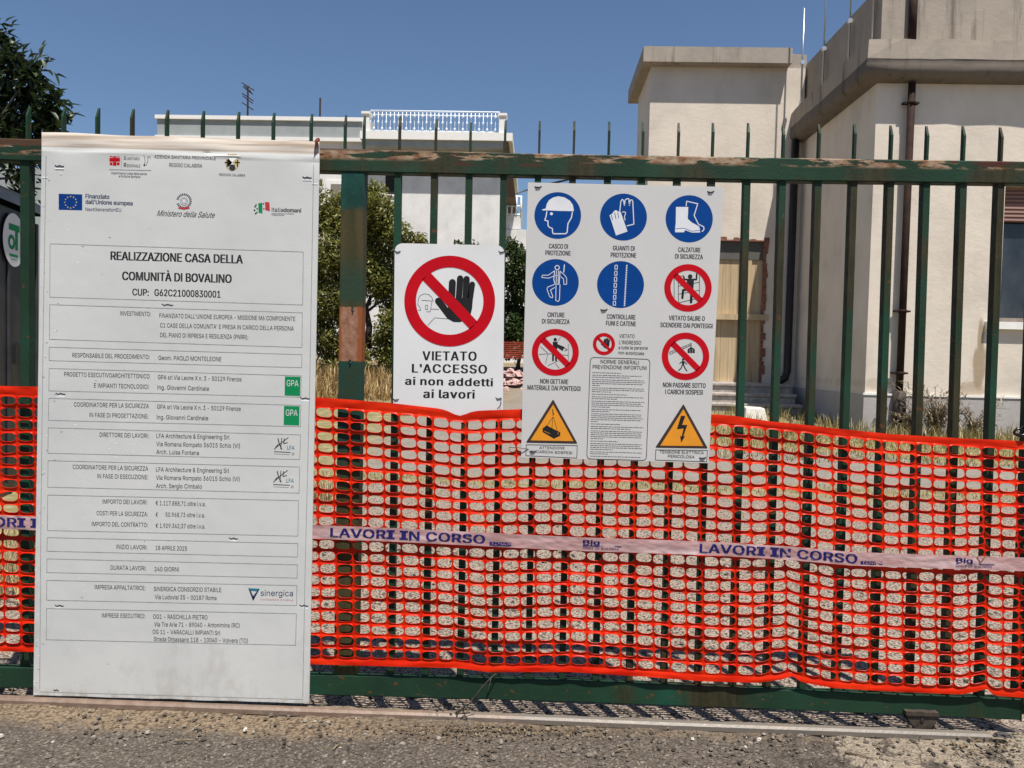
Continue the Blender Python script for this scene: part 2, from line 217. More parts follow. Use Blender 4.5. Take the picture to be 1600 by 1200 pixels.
    '6': (453, (226, -7, 182, -1, 142, 15, 109, 40, 84, 74, 69, 115, 64, 162, 68, 199, 80, 239, 137, 340, 252, 509, 322, 509, 151, 261, 145, 261, 165, 288, 196, 307, 235, 314, 278, 309, 316, 295, 346, 271, 370, 240, 384, 201, 389, 157, 384, 112, 368, 73, 343, 39, 310, 14, 271, -2), (226, 48, 254, 52, 279, 63, 299, 79, 314, 101, 324, 128, 327, 157, 324, 187, 314, 213, 299, 235, 279, 251, 254, 262, 226, 265, 198, 262, 174, 252, 153, 235, 138, 214, 128, 188, 125, 158, 128, 128, 138, 102, 153, 79, 174, 63, 198, 52)),
    '7': (453, (97, 0, 323, 452, 62, 452, 62, 509, 391, 509, 391, 449, 165, 0)),
    '8': (453, (226, -7, 178, -2, 136, 11, 101, 33, 74, 62, 57, 96, 52, 135, 55, 166, 65, 195, 81, 220, 101, 241, 125, 256, 153, 267, 119, 282, 93, 308, 76, 342, 70, 380, 75, 417, 90, 450, 114, 477, 146, 498, 184, 511, 226, 516, 269, 511, 306, 498, 337, 477, 361, 450, 377, 417, 382, 380, 376, 342, 359, 308, 333, 282, 300, 265, 327, 256, 351, 241, 372, 220, 387, 195, 397, 166, 401, 135, 395, 96, 378, 62, 352, 33, 317, 11, 275, -2), (226, 49, 258, 52, 285, 60, 307, 74, 323, 91, 333, 113, 337, 139, 333, 165, 322, 189, 305, 208, 283, 223, 256, 232, 226, 235, 196, 232, 169, 223, 147, 208, 130, 189, 119, 165, 115, 139, 119, 113, 129, 91, 145, 74, 167, 60, 195, 52), (226, 290, 274, 300, 293, 313, 307, 330, 316, 351, 319, 376, 316, 399, 308, 420, 294, 437, 275, 449, 226, 460, 177, 449, 159, 437, 145, 420, 136, 399, 133, 376, 136, 351, 145, 330, 159, 313, 178, 300)),
    '9': (453, (226, 516, 271, 510, 310, 494, 343, 468, 368, 434, 384, 393, 389, 347, 385, 309, 373, 270, 315, 168, 200, 0, 130, 0, 301, 248, 307, 248, 287, 221, 257, 202, 218, 195, 175, 199, 137, 214, 106, 237, 83, 269, 68, 307, 64, 352, 69, 397, 85, 436, 110, 469, 143, 494, 182, 510), (226, 460, 199, 457, 174, 446, 154, 429, 138, 407, 129, 381, 125, 352, 129, 322, 138, 295, 154, 274, 174, 257, 199, 247, 226, 243, 254, 247, 279, 257, 299, 273, 314, 295, 324, 321, 327, 350, 324, 381, 314, 407, 299, 429, 279, 446, 254, 457)),
    '.': (188, (95, -4, 78, -1, 63, 9, 53, 24, 50, 41, 53, 59, 63, 73, 78, 83, 95, 87, 113, 83, 128, 73, 138, 59, 141, 41, 138, 24, 128, 9, 113, -1)),
    ',': (188, (38, -119, 68, 71, 137, 71, 84, -119)),
    ':': (188, (95, -4, 78, -1, 63, 9, 53, 24, 50, 41, 53, 59, 63, 73, 78, 83, 95, 87, 113, 83, 128, 73, 138, 59, 141, 41, 138, 24, 128, 9, 113, -1), (95, 271, 78, 274, 63, 284, 53, 299, 50, 316, 53, 334, 63, 349, 78, 359, 95, 362, 113, 359, 128, 349, 138, 334, 141, 316, 138, 299, 128, 284, 113, 274)),
    ';': (188, (38, -119, 68, 71, 137, 71, 84, -119), (103, 271, 86, 274, 71, 284, 61, 299, 58, 316, 61, 334, 71, 349, 86, 359, 103, 362, 121, 359, 136, 349, 146, 334, 149, 316, 146, 299, 136, 284, 121, 274)),
    '-': (453, (337, 244, 337, 188, 114, 188, 114, 244)),
    '(': (273, (89, 207, 101, 324, 132, 441, 177, 539, 236, 539, 191, 428, 161, 313, 151, 207, 160, 115, 188, 16, 236, -96, 177, -96, 139, -21, 111, 55, 95, 131)),
    ')': (273, (37, -96, 86, 18, 113, 116, 122, 207, 112, 313, 82, 428, 37, 539, 97, 539, 142, 441, 173, 323, 184, 207, 178, 130, 161, 53, 134, -22, 97, -96)),
    "'": (206, (78, 318, 70, 509, 136, 509, 128, 318)),
    '&': (448, (197, -7, 150, -2, 110, 12, 78, 34, 54, 62, 39, 96, 34, 133, 37, 163, 47, 189, 85, 235, 140, 279, 237, 352, 255, 375, 262, 405, 258, 427, 245, 445, 226, 457, 201, 461, 168, 453, 145, 431, 137, 399, 145, 363, 169, 327, 438, 0, 364, 0, 121, 293, 87, 344, 78, 370, 75, 398, 79, 430, 91, 458, 109, 481, 134, 499, 165, 510, 200, 513, 235, 510, 266, 499, 290, 482, 308, 459, 320, 433, 324, 404, 315, 362, 291, 325, 256, 293, 154, 217, 110, 174, 100, 154, 97, 131, 100, 108, 109, 87, 124, 70, 143, 57, 166, 49, 193, 46, 223, 50, 251, 59, 301, 95, 321, 121, 336, 151, 346, 186, 349, 224, 408, 224, 405, 180, 397, 144, 371, 92, 333, 47, 305, 23, 271, 7, 234, -3)),
    '€': (464, (364, 329, 341, 279, 16, 279, 34, 329), (321, 229, 298, 179, 16, 179, 34, 229), (423, 463, 398, 409, 366, 433, 329, 450, 288, 456, 248, 450, 213, 433, 183, 404, 161, 365, 146, 315, 141, 254, 146, 194, 161, 144, 183, 104, 213, 76, 248, 59, 288, 53, 329, 59, 365, 74, 396, 96, 422, 43, 393, 21, 361, 6, 325, -4, 288, -7, 230, 1, 179, 25, 137, 63, 105, 115, 85, 179, 78, 254, 85, 329, 105, 393, 137, 445, 179, 484, 230, 508, 288, 516, 325, 512, 361, 502, 394, 486)),
}
_gc = {}
def glyph(ch):
    """triangles of one letter: advance, points, faces"""
    if ch in _gc: return _gc[ch]
    if ch == '|':      # capital I with serifs
        pts, f = [], []
        for (x0, y0, x1, y1) in ((105, 0, 245, 520), (20, 0, 330, 95), (20, 425, 330, 520)):
            n = len(pts); pts += [(x0, y0), (x1, y0), (x1, y1), (x0, y1)]; f.append((n, n+1, n+2, n+3))
        _gc[ch] = (350, pts, f); return _gc[ch]
    a = OUT[ch]; E = []; ys = set()
    for d in a[1:]:
        l = list(zip(d[::2], d[1::2]))
        for p, q in zip(l, l[1:] + l[:1]):
            ys |= {p[1], q[1]}
            if p[1] != q[1]: E.append((p, q, 1) if p[1] < q[1] else (q, p, -1))
    X = lambda e, y: e[0][0] + (e[1][0]-e[0][0])*(y-e[0][1])/(e[1][1]-e[0][1])
    for i, e in enumerate(E):          # heights where strokes cross
        for g in E[:i]:
            lo, hi = max(e[0][1], g[0][1]), min(e[1][1], g[1][1])
            if lo < hi:
                d0, d1 = X(e, lo)-X(g, lo), X(e, hi)-X(g, hi)
                if d0*d1 < 0: ys.add(lo + (hi-lo)*d0/(d0-d1))
    pts, f = [], []; ys = sorted(ys)
    for y0, y1 in zip(ys, ys[1:]):     # fill band by band, non-zero winding
        ym = (y0+y1)/2; c = sorted((X(e, ym), k) for k, e in enumerate(E) if e[0][1] < ym < e[1][1]); wn = 0
        for (xa, k) in c:
            if wn == 0: st = k
            wn += E[k][2]
            if wn == 0:
                n = len(pts); pts += [(X(E[st], y0), y0), (X(E[k], y0), y0), (X(E[k], y1), y1), (X(E[st], y1), y1)]; f.append((n, n+1, n+2, n+3))
    _gc[ch] = (a[0], pts, f); return _gc[ch]
def glyphs(st, bold, shear, space, res):
    """bold: extra stroke width, made from two or three printings side by side"""
    v, f, x = [], [], 0
    for ch in st:
        if ch == ' ': x += 190*space; continue
        adv, pts, fc = glyph(ch)
        for dx in ((0,) if bold <= 0 else (-bold*500, bold*500)):
            n = len(v); v += [(x+px+dx+shear*py, py, 1 if dx > 0 else 0) for px, py in pts]; f += [tuple(n+i for i in t) for t in fc]
        x += adv*space
    x0 = min(q[0] for q in v); x1 = max(q[0] for q in v)
    return [(q[0]-x0, q[1], q[2]) for q in v], f, x1-x0, max(q[1] for q in glyph('H')[1])

# ------------------------------------------------------------------ materials
class NT:
    def __init__(s, name):
        s.mat = bpy.data.materials.new(name); s.mat.use_nodes = True; s.t = s.mat.node_tree
        s.b = s.t.nodes['Principled BSDF']; s.out = s.t.nodes['Material Output']
        g = s.t.nodes.new('ShaderNodeNewGeometry'); s.pos = g.outputs['Position']
    def n(s, typ, **kw):
        x = s.t.nodes.new(typ)
        for k, v in kw.items():
            if k in x.inputs.keys() if not hasattr(x, k) else False: x.inputs[k].default_value = v
            else: setattr(x, k, v)
        return x
    def link(s, a, b): s.t.links.new(a, b)
    def scaled(s, sc):
        x = s.n('ShaderNodeVectorMath', operation='MULTIPLY'); s.link(s.pos, x.inputs[0]); x.inputs[1].default_value = sc if isinstance(sc, tuple) else (sc,)*3
        return x.outputs[0]
    def noise(s, sc, det=4, rough=.55):
        x = s.n('ShaderNodeTexNoise'); x.inputs['Scale'].default_value = 1; x.inputs['Detail'].default_value = det; x.inputs['Roughness'].default_value = rough
        s.link(s.scaled(sc), x.inputs['Vector']); return x.outputs['Fac']
    def vor(s, sc, out='Distance', feat='F1'):
        x = s.n('ShaderNodeTexVoronoi'); x.feature = feat; x.inputs['Scale'].default_value = 1
        s.link(s.scaled(sc), x.inputs['Vector']); return x.outputs[out]
    def ramp(s, fac, stops, interp='LINEAR'):
        x = s.n('ShaderNodeValToRGB'); cr = x.color_ramp; cr.interpolation = interp
        while len(cr.elements) < len(stops): cr.elements.new(.5)
        for e, (p, c) in zip(cr.elements, stops):
            e.position = p; e.color = (c if isinstance(c, tuple) else (c, c, c)) + (1,)
        s.link(fac, x.inputs[0]); return x.outputs[0]
    def mix(s, fac, a, b, mode='MIX'):
        x = s.n('ShaderNodeMix'); x.data_type = 'RGBA'; x.blend_type = mode
        for k, v in ((0, fac), (6, a), (7, b)):
            sock = x.inputs[k]
            if isinstance(v, (int, float)): sock.default_value = v if k == 0 else (v, v, v, 1)
            elif isinstance(v, tuple): sock.default_value = v + (1,)
            else: s.link(v, sock)
        return x.outputs[2]
    def math(s, op, a, b=None, clamp=False):
        x = s.n('ShaderNodeMath', operation=op); x.use_clamp = clamp
        for i, v in enumerate((a, b)):
            if v is None: continue
            if isinstance(v, (int, float)): x.inputs[i].default_value = v
            else: s.link(v, x.inputs[i])
        return x.outputs[0]
    def xyz(s):
        x = s.n('ShaderNodeSeparateXYZ'); s.link(s.pos, x.inputs[0]); return x.outputs
    def step(s, v, a, b):
        x = s.n('ShaderNodeMapRange'); x.interpolation_type = 'SMOOTHSTEP'; s.link(v, x.inputs[0])
        x.inputs[1].default_value = a; x.inputs[2].default_value = b; return x.outputs[0]
    def bump(s, h, st, dist=.01):
        x = s.n('ShaderNodeBump'); x.inputs['Strength'].default_value = st; x.inputs['Distance'].default_value = dist
        s.link(h, x.inputs['Height']); s.link(x.outputs[0], s.b.inputs['Normal'])
    def fin(s, col, rough=.6, metal=0, spec=.5):
        if isinstance(col, tuple): s.b.inputs['Base Color'].default_value = col + (1,)
        else: s.link(col, s.b.inputs['Base Color'])
        if isinstance(rough, (int, float)): s.b.inputs['Roughness'].default_value = rough
        else: s.link(rough, s.b.inputs['Roughness'])
        s.b.inputs['Metallic'].default_value = metal; s.b.inputs['Specular IOR Level'].default_value = spec
        return s.mat
def plain(name, c, rough=.6, metal=0, var=.18, sc=14, spec=.5):
    """a colour with slight procedural unevenness"""
    t = NT(name); n = t.noise(sc, 3)
    col = t.ramp(n, [(.3, tuple(x*(1-var) for x in c)), (.7, tuple(min(1, x*(1+var)) for x in c))])
    return t.fin(col, rough, metal, spec)
def translucent(t, col, fac, tint=None):
    """adds a translucent share to a finished material"""
    tr = t.n('ShaderNodeBsdfTranslucent'); mx = t.n('ShaderNodeMixShader'); mx.inputs[0].default_value = fac
    if isinstance(col, tuple): tr.inputs[0].default_value = col + (1,)
    else: t.link(col, tr.inputs[0])
    t.link(t.b.outputs[0], mx.inputs[1]); t.link(tr.outputs[0], mx.inputs[2]); t.link(mx.outputs[0], t.out.inputs[0])
    return t.mat
M = {}
# green gate paint, worn to brown and rust
def gate_paint(name, rail=False, bare=0):
    t = NT(name); x, y, z = t.xyz()
    green = t.ramp(t.noise((3, 3, 2.2), 4), [(.3, (.009, .026, .014)), (.55, (.013, .042, .022)), (.75, (.009, .066, .040))])
    brown = t.ramp(t.noise((60, 60, 9), 4), [(.3, (.020, .020, .009)), (.7, (.044, .038, .018))])
    f = t.step(t.noise((2.3, 2, 1.6), 3), .47-bare, .58-bare)
    col = t.mix(f, green, brown)
    if rail:
        n = t.noise((5.5, 5, 34), 5, .62)
        band = t.math('MULTIPLY', t.step(z, 1.985, 2.002), t.step(t.math('ADD', n, t.math('MULTIPLY', t.noise((.9, 1, 1), 2), .55)), .765, .805))
        tan = t.ramp(t.noise((30, 30, 50), 3), [(.35, (.17, .075, .033)), (.5, (.27, .17, .105)), (.65, (.36, .27, .19))])
        col = t.mix(band, col, tan)
        b2 = t.math('MULTIPLY', t.step(z, 1.972, 1.985), t.step(t.noise((4.1, 5, 16), 4), .60, .63))
        col = t.mix(b2, col, (.062, .020, .012))
        col = t.mix(t.step(z, 2.019, 2.028), col, (.075, .04, .022))
    else:
        r = t.step(t.noise((26, 26, 40), 4), .66, .70)
        col = t.mix(r, col, (.10, .042, .016))
    t.bump(t.noise(90, 3), .25, .004)
    return t.fin(col, t.ramp(t.noise(20, 3), [(.3, .5), (.7, .75)]), 0, .2)
M['rail'] = gate_paint('green_rail_paint', True)
M['bar'] = gate_paint('green_bar_paint')
M['lower'] = gate_paint('green_lower_paint', bare=-.06)
def post_paint():
    t = NT('post_paint'); x, y, z = t.xyz()
    n = t.noise((16, 16, 12), 4); zz = t.math('ADD', z, t.math('MULTIPLY', t.math('SUBTRACT', n, .5), .05))
    olive = t.ramp(t.noise((40, 40, 3), 4), [(.3, (.034, .033, .012)), (.7, (.066, .052, .021))])
    teal = t.ramp(t.noise((20, 20, 14), 4), [(.35, (.005, .034, .026)), (.65, (.010, .065, .052))])
    col = t.mix(t.step(zz, 1.80, 1.83), olive, teal)
    col = t.mix(t.math('MULTIPLY', t.step(z, 1.46, 1.50), t.math('SUBTRACT', 1, t.step(z, 1.55, 1.68))), col, (.024, .045, .026))
    rust = t.ramp(t.noise((55, 55, 40), 4), [(.3, (.20, .085, .05)), (.6, (.30, .16, .10)), (.8, (.36, .22, .16))])
    edge = t.math('ABSOLUTE', t.math('SUBTRACT', x, -.675))
    rust = t.mix(t.step(t.math('ADD', edge, t.math('MULTIPLY', n, .03)), .038, .050), rust, (.24, .07, .02))
    z2 = t.math('ADD', z, t.math('MULTIPLY', t.math('SUBTRACT', t.noise((60, 60, 30), 3), .5), .02))
    rb = t.math('MULTIPLY', t.step(z2, 1.268, 1.271), t.math('SUBTRACT', 1, t.step(z2, 1.463, 1.466)))
    low = t.mix(t.step(t.noise((18, 18, 9), 4), .45, .6), (.010, .045, .032), (.020, .038, .022))
    low = t.mix(t.step(z, .75, 1.05), olive, low)
    col = t.mix(t.step(z2, 1.265, 1.268), low, col)
    col = t.mix(rb, col, rust)
    t.bump(t.noise(70, 3), .2, .004)
    return t.fin(col, .65, 0, .2)
M['post'] = post_paint()
# barrier netting
def net_mat():
    t = NT('orange_netting')
    col = t.ramp(t.noise((7, 7, 9), 3), [(.3, (.52, .010, .0015)), (.7, (.70, .028, .003))])
    t.fin(col, .36, 0, .16)
    return translucent(t, (.80, .012, .002), .12)
M['net'] = net_mat()
def tape_mat():
    t = NT('printed_band'); n = t.noise((4, 4, 30), 4)
    col = t.ramp(n, [(.3, (.40, .20, .185)), (.55, (.55, .345, .335)), (.75, (.68, .52, .52))])
    t.fin(col, .35, 0, .5); t.bump(t.noise((40, 40, 90), 3), .3, .004)
    return translucent(t, (.6, .3, .28), .2)
M['tape'] = tape_mat()
M['tape_ink'] = plain('violet_ink', (.018, .016, .12), .6, 0, .15, 14, .15)
# sign sheets
def board_mat():
    t = NT('site_board_sheet'); x, y, z = t.xyz()
    col = t.ramp(t.noise((2.5, 2.5, 3), 4), [(.3, (.54, .54, .52)), (.7, (.60, .595, .57))])
    dirt = t.math('MULTIPLY', t.step(t.noise((9, 9, 5), 5, .65), .50, .72), t.math('SUBTRACT', 1, t.step(z, .02, .42)))
    col = t.mix(t.math('MULTIPLY', dirt, .45), col, (.36, .32, .28))
    eb = t.math('MULTIPLY', t.step(t.noise((30, 30, 22), 4), .42, .6), t.math('SUBTRACT', 1, t.step(z, .015, .055)))
    col = t.mix(t.math('MULTIPLY', eb, .55), col, (.30, .27, .19))
    ex = t.math('MULTIPLY', t.math('SUBTRACT', 1, t.step(x, -1.815, -1.765)), t.step(t.noise((14, 14, 18), 5), .46, .62))
    col = t.mix(t.math('MULTIPLY', ex, .4), col, (.36, .34, .28))
    top = t.ramp(t.noise((2.4, 8, 55), 4), [(.32, (.24, .18, .125)), (.46, (.36, .295, .235)), (.60, (.50, .44, .38))])
    col = t.mix(t.step(t.math('ADD', z, t.math('MULTIPLY', x, .012)), 1.985, 1.991), col, top)
    t.bump(t.math('ADD', t.noise((2.2, 2.2, 1.6), 3), t.math('MULTIPLY', t.noise((14, 14, 10), 3), .12)), .16, .05)
    return t.fin(col, .45, 0, .4)
M['board'] = board_mat()
def sheet(name, c, tr):
    t = NT(name); col = t.ramp(t.noise((6, 6, 2.5), 4), [(.3, tuple(q*.94 for q in c)), (.7, c)])
    t.fin(col, .35, 0, .5); t.bump(t.noise((9, 9, 3), 2), .06, .01)
    return translucent(t, c, tr)
M['sign'] = sheet('white_sign_sheet', (.70, .68, .66), .22)
M['sign_metal'] = plain('white_enamel', (.68, .67, .66), .4, 0, .05, 5)
M['ink'] = plain('black_ink', (.016, .016, .018), .6, 0, .18, 14, .15)
M['grey_ink'] = plain('grey_ink', (.036, .036, .042), .7, 0, .18, 14, .15)
M['board_ink'] = plain('faded_ink', (.042, .042, .048), .7, 0, .25, 40, .15)
M['rule'] = plain('rule_ink', (.26, .26, .265), .7, 0, .3, 30, .15)
M['faint'] = plain('faint_ink', (.30, .30, .32), .6)
M['red'] = plain('sign_red', (.47, .003, .010), .5, 0, .08, 14, .12)
M['blue'] = plain('sign_blue', (.001, .046, .22), .5, 0, .08, 14, .12)
M['light_print'] = plain('white_print', (.66, .66, .68), .45, 0, .05)
M['yellow'] = plain('sign_amber', (.72, .27, .012), .4, 0, .08)
M['dark_brown'] = plain('warning_border', (.035, .018, .012), .5)
M['green_print'] = plain('logo_green', (.006, .22, .075), .5, 0, .06, 14, .15)
M['eu_blue'] = plain('flag_blue', (.002, .036, .19), .5, 0, .05, 14, .15)
M['star'] = plain('star_yellow', (.55, .45, .10), .5)
M['teal'] = plain('logo_teal', (.015, .17, .25), .5)
M['navy'] = plain('logo_navy', (.02, .03, .09), .5)
M['flag_red'] = plain('flag_red', (.46, .025, .03), .5)
M['gold'] = plain('crest_gold', (.50, .40, .18), .5)
M['scuff_glint'] = plain('scuff_and_glint_white', (.82, .82, .80), .6)
M['tie'] = plain('black_cable_tie', (.02, .02, .02), .4)
M['rope'] = plain('red_rope', (.16, .03, .02), .8)
# building materials
def plaster(name, c, streak=.3, c2=None, sc=1.9):
    t = NT(name)
    col = t.ramp(t.noise((sc, sc, sc*.8), 6, .6), [(.28, tuple(q*.82 for q in c)), (.5, tuple(q*.97 for q in c)), (.72, tuple(min(1, q*1.06) for q in c))])
    if streak:
        s = t.step(t.noise((7, 7, .6), 5, .65), .52, .75)
        col = t.mix(t.math('MULTIPLY', s, streak), col, c2 or tuple(q*.55 for q in c))
    t.bump(t.noise((10, 10, 14), 5, .6), .2, .02)
    return t, col
t, col = plaster('cream_plaster', (.65, .575, .49), .2, (.46, .37, .29))
x, y, z = t.xyz()
# damp stain under the window sill and rising damp above the plinth
def blob(t, x, z, cx, cz, rx, rz, col, tint, amt):
    a = t.math('POWER', t.math('DIVIDE', t.math('SUBTRACT', x, cx), rx), 2); b = t.math('POWER', t.math('DIVIDE', t.math('SUBTRACT', z, cz), rz), 2)
    d = t.math('ADD', t.math('ADD', a, b), t.math('MULTIPLY', t.math('SUBTRACT', t.noise((6, 6, 3), 4), .5), 1.3))
    return t.mix(t.math('MULTIPLY', t.math('SUBTRACT', 1, t.step(d, .35, 1.0)), amt), col, tint)
YF, YR = 7.6, 10.4
for (px, py, rx, rz, a) in ((1531, 572, .10, .36, .9), (1533, 525, .06, .24, .9), (1515, 610, .3, .13, .6), (1370, 600, .2, .1, .3)):
    q = P(px, py, YF); col = blob(t, x, z, q.x, q.z, rx, rz, col, (.33, .25, .165), a)
M['plaster'] = t.fin(col, .9, 0, .2)
t, col = plaster('grey_plinth', (.40, .375, .36), .2); M['plinth'] = t.fin(col, .9, 0, .2)
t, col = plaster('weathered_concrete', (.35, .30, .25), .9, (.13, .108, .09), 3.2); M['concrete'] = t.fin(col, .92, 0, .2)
t, col = plaster('dark_streaked_concrete', (.155, .13, .11), .85, (.05, .04, .034), 3.6); M['concrete_dark'] = t.fin(col, .92, 0, .2)  # darker, streaked tone for the cornice underside and the roof
t, col = plaster('white_render', (.68, .665, .65), .08); M['white_wall'] = t.fin(col, .85, 0, .2)
t, col = plaster('grey_render', (.31, .335, .335), .1); M['grey_wall'] = t.fin(col, .85, 0, .2)
M['white_trim'] = plain('white_trim', (.74, .72, .69), .7, 0, .05)
M['brown_trim'] = plain('brown_shutter', (.20, .17, .145), .6)
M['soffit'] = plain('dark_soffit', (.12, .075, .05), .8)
M['void'] = plain('dark_interior', (.012, .012, .012), .9)
M['pipe'] = plain('brown_pipe', (.028, .016, .012), .75, 0, .3, 9, .1)
M['pipe_black'] = plain('black_pipe', (.012, .009, .009), .55)
M['steel'] = plain('galvanised_rod', (.42, .46, .50), .35, .8, .1)
M['steel_bright'] = plain('bright_clamp', (.75, .77, .80), .3, .7, .05)
M['white_rail'] = plain('white_railing', (.72, .77, .83), .5, 0, .04)
def shutter_mat():
    t = NT('roller_shutter'); x, y, z = t.xyz()
    wv = t.math('SINE', t.math('MULTIPLY', z, 120))
    col = t.ramp(wv, [(0, (.10, .045, .034)), (.35, (.22, .11, .085)), (1, (.25, .13, .10))])
    t.bump(wv, .5, .01); return t.fin(col, .6)
M['shutter'] = shutter_mat()
t = NT('mottled_blue_glass'); M['glass'] = t.fin(t.ramp(t.noise((3, 3, 2), 5), [(.35, (.018, .022, .030)), (.75, (.055, .062, .075))]), t.ramp(t.noise(3, 3), [(.3, .06), (.7, .22)]), 0, .5)  # dark bluish tone and roughness, both varied at random
def board_wood():
    t = NT('shuttering_boards'); x, y, z = t.xyz()
    col = t.ramp(t.noise((28, 28, 1.8), 5), [(.3, (.38, .28, .165)), (.7, (.53, .41, .26))])
    gp = t.math('FRACT', t.math('MULTIPLY', x, 7.3)); col = t.mix(t.math('SUBTRACT', 1, t.step(gp, .0, .07)), col, (.16, .10, .045))
    return t.fin(col, .75, 0, .25)
M['wood'] = board_wood()
M['lintel'] = plain('grey_panel', (.088, .083, .075), .8, 0, .12, 3)
M['brick'] = plain('broken_brick', (.20, .085, .055), .95, 0, .5, 30)
M['stone_step'] = plain('worn_steps', (.34, .30, .265), .9, 0, .3, 9)
M['white_block'] = plain('white_block', (.66, .62, .55), .8, 0, .1, 8)
M['black_plastic'] = plain('charcoal_plastic', (.030, .031, .036), .45, 0, .3, 6)
M['rust_iron'] = plain('rusty_iron', (.050, .036, .026), .75, .2, .5, 40)
def steel_track():
    t = NT('worn_track'); x, y, z = t.xyz()
    n = t.step(t.math('ADD', t.noise((2, 9, 9), 4), t.math('MULTIPLY', x, .12)), .38, .62)
    col = t.mix(n, t.ramp(t.noise((30, 30, 30), 4), [(.3, (.17, .115, .085)), (.7, (.25, .18, .135))]), (.17, .148, .125))
    t.bump(t.noise(60, 3), .3, .004)
    return t.fin(col, .5, .15, .5)
M['track'] = steel_track()
# foliage
def leaf_mat(name, c0, c1, c2, tr=.25):
    t = NT(name); o = t.n('ShaderNodeNewGeometry').outputs['Random Per Island']
    col = t.ramp(o, [(0, c0), (.5, c1), (1, c2)]); t.fin(col, .45, 0, .35)
    return translucent(t, c2, tr)
M['leaf'] = leaf_mat('glossy_leaf', (.010, .020, .009), (.018, .036, .013), (.042, .066, .022), .14)
M['olive'] = leaf_mat('olive_leaf', (.085, .100, .018), (.15, .165, .035), (.25, .24, .07))
M['hedge'] = leaf_mat('hedge_leaf', (.030, .058, .016), (.050, .085, .024), (.080, .115, .035))
M['dry'] = leaf_mat('dry_grass', (.20, .145, .065), (.36, .27, .13), (.50, .40, .22), .2)
M['ochre'] = leaf_mat('ochre_grass', (.13, .075, .022), (.28, .18, .065), (.42, .30, .14), .2)
M['drygreen'] = leaf_mat('half_dry_grass', (.11, .11, .035), (.24, .20, .08), (.42, .33, .16), .2)
M['weed'] = leaf_mat('dry_weed', (.15, .105, .065), (.26, .20, .125), (.36, .29, .19), .1)
M['bark'] = plain('bark', (.085, .065, .050), .9, 0, .4, 20)
M['dark_bark'] = plain('dark_bark', (.030, .022, .020), .9, 0, .4, 12)
M['twig'] = plain('dead_twig', (.030, .030, .020), .8, 0, .4, 30)
M['far_net'] = plain('faded_net', (.40, .06, .035), .8, 0, .3, 8)
M['rubble'] = plain('pink_rubble', (.46, .30, .27), .9, 0, .3, 4)
M['stone'] = (lambda t: t.fin(t.ramp(t.n('ShaderNodeNewGeometry').outputs['Random Per Island'], [(0, (.04, .034, .028)), (.5, (.12, .10, .082)), (.85, (.20, .17, .135)), (.97, (.30, .265, .22)), (1, (.50, .47, .42))]), .9, 0, .2))(NT('loose_stone'))

